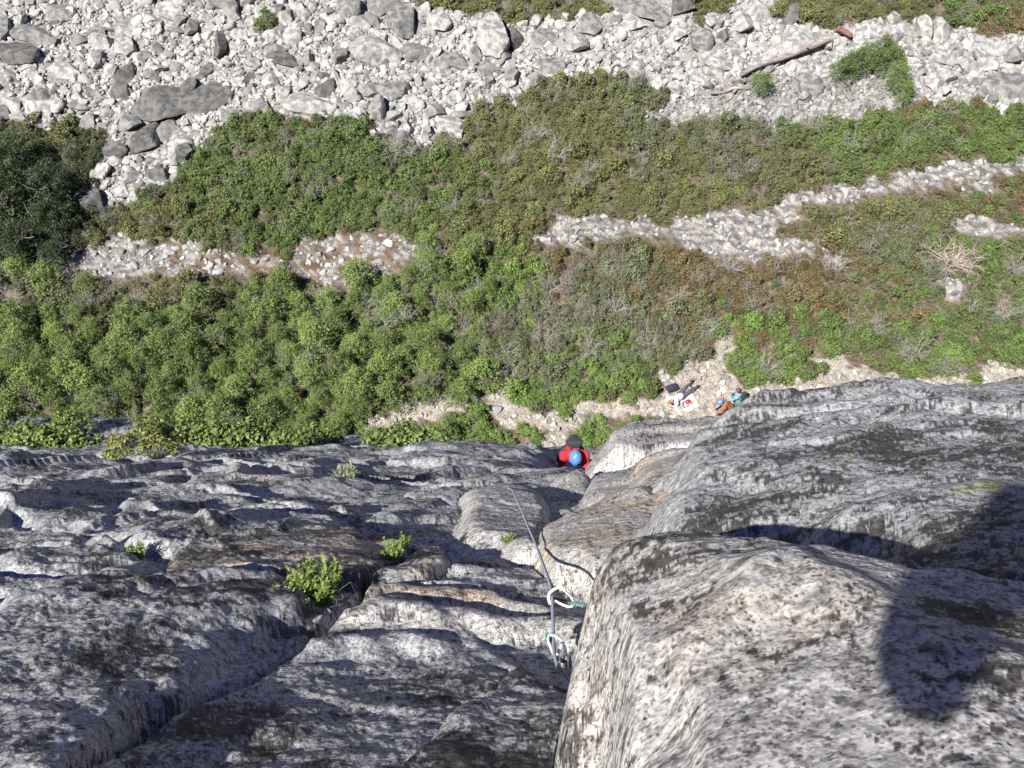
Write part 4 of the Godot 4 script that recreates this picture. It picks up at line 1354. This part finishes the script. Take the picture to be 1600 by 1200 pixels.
func build_people() -> void:
	var skin_m := mat(lin(0.50, 0.27, 0.18), 0.6)
	var dark := cloth(lin(0.030, 0.032, 0.040))
	var shoe := cloth(lin(0.05, 0.045, 0.05))
	# reclining in the clearing
	var o := thing("person", at_ground(7.10, -19.35), deg_to_rad(42))
	person(o, recline(), {"skin": skin_m, "top": cloth(lin(0.80, 0.80, 0.82)), "legs": cloth(lin(0.075, 0.078, 0.09)), "shoes": shoe, "hair": mat(lin(0.30, 0.12, 0.05), 0.7)})
	tag(o, "person in white top and dark grey trousers lying back on the dirt", "person")
	# bending over in an orange jacket
	o = thing("person", at_ground(8.84, -18.42), deg_to_rad(12))
	var j := stand(0.75, 0.3)
	person(o, j, {"skin": skin_m, "top": cloth(lin(0.36, 0.12, 0.05)), "legs": cloth(lin(0.085, 0.06, 0.20)), "shoes": shoe})
	helmet(o, (j.head as Vector3) + ((j.head as Vector3) - (j.neck as Vector3)).normalized() * 0.075, (j.head as Vector3) - (j.neck as Vector3), j.face, mat(lin(0.12, 0.30, 0.62), 0.35))
	tag(o, "person in orange jacket and blue helmet bending forward in the clearing", "person")
	# standing with a pack
	o = thing("person", at_ground(9.30, -18.72), deg_to_rad(-25))
	j = stand(0.25, 0.6)
	person(o, j, {"skin": skin_m, "top": cloth(lin(0.22, 0.37, 0.50)), "legs": cloth(lin(0.09, 0.19, 0.13)), "shoes": shoe, "hair": mat(lin(0.16, 0.06, 0.045), 0.7)})
	pack(o, Transform3D(Basis(Vector3.BACK, 0.25), (j.chest as Vector3) + Vector3(0.24, -0.03, 0)), dark, dark)
	tag(o, "person in pale blue top and green trousers wearing a dark pack", "person")

	# the climber coming up the corner, seen from straight above
	var up := -face_t
	var inn := -face_n
	var side := up.cross(inn)
	o = thing("climber", on_face(climber_head.x, climber_head.y + 1.62, climber_head.z - 0.02))
	o.basis = Basis(-inn, up, (-inn).cross(up))       # local -x faces the rock, y runs up the face
	j = stand(0.12, 0.4)
	for q in 2:
		var s := -1.0 if q == 0 else 1.0
		j.elbow[q] = (j.shoulder[q] as Vector3) + Vector3(-0.17, -0.18 + 0.10 * q, 0.03 * s)
		j.wrist[q] = (j.elbow[q] as Vector3) + Vector3(-0.16, 0.14, -0.04 * s)
		j.knee[q] = Vector3(-0.16, 0.58 + 0.12 * q, 0.20 * s)
		j.ankle[q] = Vector3(-0.10, 0.12 + 0.2 * q, 0.16 * s)
		j.toe[q] = Vector3(-0.24, 0.14 + 0.2 * q, 0.15 * s)
	person(o, j, {"skin": skin_m, "top": cloth(lin(0.52, 0.022, 0.035)), "legs": dark, "shoes": shoe}, 0.02)
	helmet(o, (j.head as Vector3) + Vector3(0, 0.075, 0), Vector3(-0.1, 1, 0), Vector3(-1, -0.1, 0), mat(lin(0.10, 0.24, 0.58), 0.25), mat(lin(0.45, 0.62, 0.08), 0.5))
	pack(o, Transform3D(Basis(), (j.chest as Vector3) + Vector3(0.20, -0.02, 0)), dark, cloth(lin(0.045, 0.06, 0.03)), 0.85)
	tag(o, "climber in red jacket with blue helmet and black pack on the cliff", "person")

	# unseen stand-in for the photographer, added toward the sun to shadow the wide face
	o = thing("photographer_stand_in", EYE + Vector3(0.40, -1.30, 0.16) - sun_dir * 1.1, deg_to_rad(-80))
	j = stand(0.45, 1.0)
	var lens := o.transform.affine_inverse() * (EYE + Vector3(0.0, 0.035, 0.045) - sun_dir * 1.1)
	j.wrist[0] = lens + Vector3(0.10, -0.05, -0.09)
	j.wrist[1] = lens + Vector3(0.10, -0.05, 0.09)
	for q in 2: j.elbow[q] = ((j.wrist[q] as Vector3) + (j.shoulder[q] as Vector3)) * 0.5 + Vector3(0.05, -0.16, 0.08 * (-1.0 if q == 0 else 1.0))
	person(o, j, {"skin": skin_m, "top": cloth(lin(0.10, 0.12, 0.16)), "legs": dark, "shoes": shoe})
	helmet(o, (j.head as Vector3) + Vector3(-0.03, 0.07, 0), (j.head as Vector3) - (j.neck as Vector3), j.face, mat(lin(0.5, 0.5, 0.5), 0.4))
	tag(o, "unseen person in dark jacket and grey helmet added to cast the photographer shadow", "person")

func build_gear() -> void:
	var o := thing("backpack", at_ground(6.78, -19.75), 0.5)
	var dark := cloth(lin(0.028, 0.032, 0.05))
	pack(o, Transform3D(Basis(Vector3.BACK, 1.2), Vector3(0, 0.14, 0)), dark, dark, 1.0)
	tag(o, "black backpack lying at the edge of the clearing", "backpack")
	o = thing("red_helmet", at_ground(7.42, -19.12), 0.4)
	helmet(o, Vector3(0, 0.04, 0), Vector3.UP, Vector3(-1, 0, 0), mat(lin(0.50, 0.012, 0.03), 0.3))
	tag(o, "red climbing helmet on the ground beside the reclining person", "helmet")
	# a tarp with a flaked rope
	o = thing("rope_tarp", at_ground(7.30, -18.98), 0.5)
	var st := SurfaceTool.new()
	st.begin(Mesh.PRIMITIVE_TRIANGLES)
	st.set_smooth_group(1)
	var g := func(x: int, z: int) -> Vector3:
		var p := Vector3(-0.5 + x / 10.0, 0, -0.32 + z * 0.64 / 8.0)
		return p + Vector3(0, 0.035 + 0.02 * n_wave.get_noise_2d(p.x * 5.0, p.z * 5.0), 0)
	for x in 10:
		for z in 8:
			for e in [[0, 0], [1, 0], [0, 1], [1, 0], [1, 1], [0, 1]]: st.add_vertex(g.call(x + e[0], z + e[1]))
	st.generate_normals()
	part("tarp", st.commit(), cloth(lin(0.62, 0.58, 0.52)), o)
	for k in 3:
		var pts := []
		var rad := []
		for i in 34:
			var a := i * 0.55
			pts.append(Vector3(-0.28 + 0.26 * k + 0.12 * cos(a) + 0.02 * sin(a * 2.7), 0.07 + 0.012 * sin(a * 1.3), 0.14 * sin(a * 0.97) + 0.03 * cos(a * 1.9)))
			rad.append(0.011)
		part("rope_coil", tube(pts, rad, 5), cloth([lin(0.55, 0.50, 0.10), lin(0.10, 0.10, 0.36), lin(0.60, 0.52, 0.16)][k]), o)
	tag(o, "pale tarp with yellow and blue rope coils on the dirt", "tarp")

	# the rope and the protection near the belay
	var rope := cloth(lin(0.27, 0.29, 0.36))
	var curve := Curve3D.new()
	for i in rope_path.size():
		var p: Vector3 = rope_path[i]
		var d: Vector3 = ((rope_path[mini(i + 1, rope_path.size() - 1)] as Vector3) - (rope_path[maxi(i - 1, 0)] as Vector3)) / 6.0
		curve.add_point(p, -d, d)
	curve.bake_interval = 0.03
	var pts := []
	var rad := []
	for p in curve.get_baked_points():
		pts.append(p)
		rad.append(0.0065)
	o = part("climbing_rope", tube(pts, rad, 8), rope)
	tag(o, "blue grey climbing rope running down over the cliff", "rope")
	var silver := mat(lin(0.82, 0.82, 0.86), 0.3, 0.25)
	var q := thing("quickdraw", rope_path[7])
	var inv := q.transform.affine_inverse()
	part("carabiner", tube(local(inv, carabiner_path + carabiner_spine.slice(0, 0)), fill_radius(0.0062, carabiner_path.size()), 8), silver, q)
	part("spine", tube(local(inv, carabiner_spine), fill_radius(0.0052, carabiner_spine.size()), 8), silver, q)
	part("gate", tube(local(inv, carabiner_gate), fill_radius(0.0024, 3), 6), silver, q)
	part("sling", ribbon(local(inv, sling_path), 0.012, 0.0025), cloth(lin(0.012, 0.045, 0.045)), q)
	var sp := local(inv, sling_path)
	for k in 6:
		var a: Vector3 = (sp[0] as Vector3).lerp(sp[3], 0.08 + k * 0.10)
		var dd: Vector3 = ((sp[3] as Vector3) - (sp[0] as Vector3)).normalized()
		part("stitching", ribbon([a, a + dd * 0.005], 0.0100, 0.0034), cloth(lin(0.16, 0.34, 0.30)), q)
	tag(q, "silver carabiner with dark green striped sling clipped to the rope", "carabiner")
	q = thing("cam", lower_carabiner[0])
	inv = q.transform.affine_inverse()
	part("carabiner", tube(local(inv, lower_carabiner), fill_radius(0.0055, lower_carabiner.size()), 8), silver, q)
	part("sling", tube(local(inv, green_loop), fill_radius(0.013, 3), 6), cloth(lin(0.01, 0.22, 0.15)), q)
	part("stem", tube(local(inv, cam_stem), fill_radius(0.007, 4), 6), mat(lin(0.3, 0.3, 0.32), 0.4, 0.7), q)
	var c: Vector3 = local(inv, cam_stem)[3]
	for k in 4:
		part("lobe", tube([c + Vector3((k - 1.5) * 0.014 - 0.004, 0, 0), c + Vector3((k - 1.5) * 0.014 + 0.004, 0, 0)], [0.02, 0.02], 12), mat(lin(0.5, 0.48, 0.42), 0.4, 0.6), q)
	tag(q, "camming device with green sling and silver carabiner beside the buttress", "climbing gear")

# a flat woven tape along a path, its broad side turned out from the face
func ribbon(pts: Array, half: float, thick: float) -> ArrayMesh:
	var st := SurfaceTool.new()
	st.begin(Mesh.PRIMITIVE_TRIANGLES)
	st.set_smooth_group(-1)
	var ring := []
	for i in pts.size():
		var dir: Vector3 = ((pts[mini(i + 1, pts.size() - 1)] as Vector3) - (pts[maxi(i - 1, 0)] as Vector3)).normalized()
		var side := dir.cross(-face_t).normalized()
		var up := side.cross(dir).normalized()
		var p: Vector3 = pts[i]
		ring.append([p + up * half + side * thick, p - up * half + side * thick, p - up * half - side * thick, p + up * half - side * thick])
	for i in ring.size() - 1:
		for k in 4:
			var k2 := (k + 1) % 4
			for e in [ring[i][k], ring[i + 1][k], ring[i][k2], ring[i][k2], ring[i + 1][k], ring[i + 1][k2]]: st.add_vertex(e)
	for e in [0, ring.size() - 1]:
		for k in [0, 1, 2, 0, 2, 3]: st.add_vertex(ring[e][k])
	st.generate_normals()
	return st.commit()

func local(inv: Transform3D, a: Array) -> Array:
	var out := []
	for p in a: out.append(inv * (p as Vector3))
	return out

func fill_radius(r: float, n: int) -> Array:
	var out := []
	for i in n: out.append(r)
	return out

# ------------------------------------------------------------------ plants on the rock, logs
func face_spot(p: Vector3) -> Vector3:
	return on_face(p.x, p.y, face_height(p.x, p.y))

func rock_plant(called: String, at: Vector3, crown: Mesh, stem: Mesh, leaf: Material, sc: Vector3, label: String, category: String, group := "") -> void:
	var o := thing(called, at, rng.randf() * TAU)
	o.basis = Basis(Vector3.RIGHT, -0.55) * o.basis
	o.scale = sc
	part("stem", stem, mat(lin(0.2, 0.16, 0.12)), o)
	part("foliage", crown, leaf, o)
	tag(o, label, category, group)

func build_rock_plants() -> void:
	var stem := branches(900, 0.55, 0.4, 5, 3, 0.018)
	rock_plant("bush", face_spot(bright_bush), leaf_crown(901, 0.95, 0.8, 110, 46, 0.06, 0.13, 0.15, 0.3), stem, leaf_mat(lin(0.22, 0.24, 0.075)), Vector3(1.05, 0.75, 0.8), "bright yellow green bush growing on the cliff ledge", "bush")
	var shade := leaf_mat(lin(0.168, 0.230, 0.060))
	var crown := leaf_crown(902, 0.8, 0.8, 70, 40, 0.08, 0.17)
	for p: Vector3 in recess_bushes:
		rock_plant("recess_bush", on_face(p.x, p.y, p.z - 0.5), crown, stem, shade, Vector3.ONE * rng.randf_range(1.0, 1.5), "green bush rooted in the recess behind the slabs", "bush", "bushes in the cliff recess")
	rock_plant("crack_shrub", face_spot(crack_shrub) - face_n * 0.03, sprigs(903, 0.13, 0.16, 90, 34, 0.022), branches(904, 0.16, 0.09, 7, 3, 0.004), leaf_mat(lin(0.20, 0.27, 0.06)), Vector3.ONE, "small bright shrub with upright sprigs growing in the crack", "shrub")
	var tuft := sprigs(905, 0.08, 0.1, 40, 26, 0.02)
	var twig := branches(906, 0.08, 0.06, 4, 1, 0.004)
	var green := leaf_mat(lin(0.19, 0.26, 0.06))
	var k := 0
	for p: Vector3 in [tuft_a, tuft_b, tuft_c, tuft_d, tuft_e, tuft_f]:
		rock_plant("plant_tuft", face_spot(p), tuft, twig, leaf_mat(lin(0.30, 0.33, 0.20)) if k == 0 else green, Vector3.ONE * [1.3, 0.8, 0.6, 0.7, 0.8, 0.5][k], ["pale grey green tuft growing on bare slab", "small green tuft growing in the cliff cracks"][mini(k, 1)], "plant", "" if k == 0 else "green tufts in the cliff cracks")
		k += 1

func log_mesh(a: Vector3, b: Vector3, r0: float, r1: float, sd: int) -> ArrayMesh:
	var pts := []
	var rad := []
	for i in 15:
		var f := i / 14.0
		pts.append(a.lerp(b, f) + Vector3(n_wave.get_noise_2d(f * 2.0, sd), 0.6 * n_wave.get_noise_2d(f * 2.0, sd + 9.0), n_wave.get_noise_2d(f * 2.0, sd + 20.0)) * 0.10)
		rad.append(lerpf(r0, r1, f) * (1.0 + 0.14 * n_wave.get_noise_2d(f * 9.0, sd + 40.0)))
	return tube(pts, rad, 12)

func build_logs() -> void:
	var wood := mat(Color.WHITE, 0.9)
	wood.albedo_texture = noise_tex(31, FastNoiseLite.TYPE_SIMPLEX_SMOOTH, 0.02, [[0.0, Color(0.38, 0.33, 0.30)], [0.45, Color(0.55, 0.50, 0.47)], [0.7, Color(0.66, 0.63, 0.61)], [1.0, Color(0.72, 0.70, 0.69)]], 256)
	wood.uv1_triplanar = true
	wood.uv1_scale = Vector3(0.3, 1.5, 1.5)
	var o := thing("fallen_log", at_ground(11.5, -37.5))
	part("trunk", log_mesh(Vector3(0, 0.34, 0), Vector3(4.8, 0.55, -2.25), 0.10, 0.20, 1), wood, o)
	part("branch_stub", log_mesh(Vector3(3.4, 0.5, -1.55), Vector3(3.6, 0.95, -1.3), 0.045, 0.03, 2), wood, o)
	tag(o, "long weathered grey fallen log lying across the talus", "log")
	o = thing("fallen_log", at_ground(9.95, -36.4))
	part("trunk", log_mesh(Vector3(0, 0.22, 0), Vector3(1.85, 0.3, -0.3), 0.07, 0.10, 3), wood, o)
	part("branch_stub", log_mesh(Vector3(1.3, 0.3, -0.2), Vector3(0.5, 0.2, 0.95), 0.08, 0.05, 4), wood, o)
	tag(o, "short forked grey log at the edge of the brush", "log")
	o = thing("broken_log", at_ground(16.9, -40.7))
	part("trunk", log_mesh(Vector3(0, 0.4, 0), Vector3(0.6, 0.4, 0.55), 0.16, 0.13, 5), mat(lin(0.20, 0.11, 0.075), 0.9), o)
	tag(o, "short reddish broken log piece among pale boulders", "log")

# ------------------------------------------------------------------ materials
func noise_tex(sd: int, kind: int, freq: float, ramp: Array, size := 512, normal := false) -> NoiseTexture2D:
	var f := FastNoiseLite.new()
	f.seed = sd
	f.noise_type = kind
	f.frequency = freq
	if kind == FastNoiseLite.TYPE_CELLULAR:
		f.cellular_return_type = FastNoiseLite.RETURN_CELL_VALUE
		f.fractal_type = FastNoiseLite.FRACTAL_NONE
	else:
		f.fractal_octaves = 4
	var t := NoiseTexture2D.new()
	t.width = size
	t.height = size
	t.seamless = true
	t.noise = f
	t.as_normal_map = normal
	if ramp.size():
		var g := Gradient.new()
		var o := PackedFloat32Array()
		var c := PackedColorArray()
		for e in ramp:
			o.append(e[0]); c.append(e[1])
		g.offsets = o
		g.colors = c
		t.color_ramp = g
	return t

func build_materials() -> void:
	var grain := noise_tex(5, FastNoiseLite.TYPE_CELLULAR, 0.16, [[0.0, Color(0.25, 0.25, 0.27)], [0.16, Color(0.4, 0.4, 0.42)], [0.22, Color(0.95, 0.94, 0.92)], [0.8, Color(1, 1, 1)], [1.0, Color(1.0, 0.93, 0.84)]], 1024)
	var relief := noise_tex(6, FastNoiseLite.TYPE_SIMPLEX_SMOOTH, 0.03, [], 512)
	var g := mat(Color.WHITE, 0.8)
	g.vertex_color_use_as_albedo = true
	g.albedo_texture = grain
	g.uv1_triplanar = true
	g.uv1_world_triplanar = true
	g.uv1_scale = Vector3.ONE * 1.3
	g.heightmap_enabled = true
	g.heightmap_texture = relief
	g.heightmap_scale = 0.8
	g.detail_enabled = true
	g.detail_blend_mode = BaseMaterial3D.BLEND_MODE_MUL
	g.detail_uv_layer = BaseMaterial3D.DETAIL_UV_2
	g.detail_albedo = noise_tex(21, FastNoiseLite.TYPE_SIMPLEX_SMOOTH, 0.022, [[0.0, Color(0.22, 0.21, 0.21)], [0.30, Color(0.32, 0.31, 0.30)], [0.36, Color(0.94, 0.94, 0.94)], [0.62, Color(1, 1, 1)], [1.0, Color(1, 1, 1)]], 1024)
	g.uv2_triplanar = true
	g.uv2_world_triplanar = true
	g.uv2_scale = Vector3.ONE * 0.83
	mats.granite = g
	var e := mat(Color.WHITE, 0.95)
	e.vertex_color_use_as_albedo = true
	e.albedo_texture = noise_tex(12, FastNoiseLite.TYPE_CELLULAR, 0.12, [[0.0, Color(0.6, 0.58, 0.56)], [0.3, Color(0.8, 0.78, 0.76)], [0.7, Color(1, 1, 1)], [1.0, Color(1, 1, 1)]], 512)
	e.uv1_triplanar = true
	e.uv1_world_triplanar = true
	e.uv1_scale = Vector3.ONE * 0.4
	mats.earth = e
	var blot := noise_tex(8, FastNoiseLite.TYPE_SIMPLEX_SMOOTH, 0.02, [[0.0, Color(0.62, 0.62, 0.62)], [0.42, Color(0.74, 0.74, 0.74)], [0.58, Color(1, 1, 1)], [1.0, Color(1, 0.98, 0.95)]], 512)
	for k in 3:
		var m := mat([lin(0.43, 0.415, 0.39), lin(0.26, 0.252, 0.24), lin(0.15, 0.146, 0.138)][k], 0.9)
		m.albedo_texture = blot
		m.uv1_triplanar = true
		m.uv1_world_triplanar = true
		m.uv1_scale = Vector3.ONE * 0.2
		mats[["stone_pale", "stone_grey", "stone_dark"][k]] = m
	var r := mat(Color.WHITE, 0.9)
	r.vertex_color_use_as_albedo = true
	mats.rubble = r

func _ready() -> void:
	var cam := Camera3D.new()
	cam.name = "camera"
	cam.fov = 42.0
	cam.near = 0.05
	cam.far = 2000.0
	cam.position = EYE
	cam.rotation_degrees = Vector3(-62.0, 0, 0)
	add_child(cam)
	cam.current = true
	var env := Environment.new()
	env.background_mode = Environment.BG_SKY
	var sky := Sky.new()
	var sm := ProceduralSkyMaterial.new()
	sm.sky_top_color = Color(0.17, 0.37, 0.80)
	sm.sky_horizon_color = Color(0.58, 0.71, 0.88)
	sm.sky_curve = 0.15
	sm.ground_horizon_color = Color(0.45, 0.47, 0.45)
	sm.ground_bottom_color = Color(0.28, 0.30, 0.26)
	sm.sky_energy_multiplier = 0.48
	sky.sky_material = sm
	env.sky = sky
	env.tonemap_mode = Environment.TONE_MAPPER_LINEAR
	env.tonemap_exposure = 1.85
	env.sdfgi_enabled = true
	env.ssao_enabled = true
	env.ssil_enabled = true
	var we := WorldEnvironment.new()
	we.name = "environment"
	we.environment = env
	add_child(we)
	var sun := DirectionalLight3D.new()
	sun.name = "sun"
	sun.light_energy = 1.5
	sun.light_color = Color(1.0, 0.99, 0.97)
	sun.light_angular_distance = 0.5
	sun.shadow_enabled = true
	add_child(sun)
	sun.look_at_from_position(Vector3.ZERO, sun_dir, Vector3.UP)

	rng.seed = 20240
	n_wave.seed = 3
	n_wave.noise_type = FastNoiseLite.TYPE_SIMPLEX_SMOOTH
	n_wave.frequency = 1.0
	n_wave.fractal_type = FastNoiseLite.FRACTAL_NONE
	n_spot.seed = 9
	n_spot.noise_type = FastNoiseLite.TYPE_SIMPLEX_SMOOTH
	n_spot.frequency = 1.0
	n_spot.fractal_type = FastNoiseLite.FRACTAL_NONE
	n_plate.seed = 14
	n_plate.noise_type = FastNoiseLite.TYPE_CELLULAR
	n_plate.cellular_return_type = FastNoiseLite.RETURN_CELL_VALUE
	n_plate.fractal_type = FastNoiseLite.FRACTAL_NONE
	n_plate.frequency = 1.0
	n_crack.seed = 14
	n_crack.noise_type = FastNoiseLite.TYPE_CELLULAR
	n_crack.cellular_return_type = FastNoiseLite.RETURN_DISTANCE2_SUB
	n_crack.fractal_type = FastNoiseLite.FRACTAL_NONE
	n_crack.frequency = 1.0
	build_materials()
	var clock := Time.get_ticks_msec()
	build_face()
	print("face ", Time.get_ticks_msec() - clock)
	build_ground()
	print("ground ", Time.get_ticks_msec() - clock)
	build_talus()
	print("talus ", Time.get_ticks_msec() - clock)
	build_brush()
	build_dead_shrubs()
	print("plants ", Time.get_ticks_msec() - clock)
	build_logs()
	build_rock_plants()
	build_people()
	build_gear()
	print("all ", Time.get_ticks_msec() - clock)
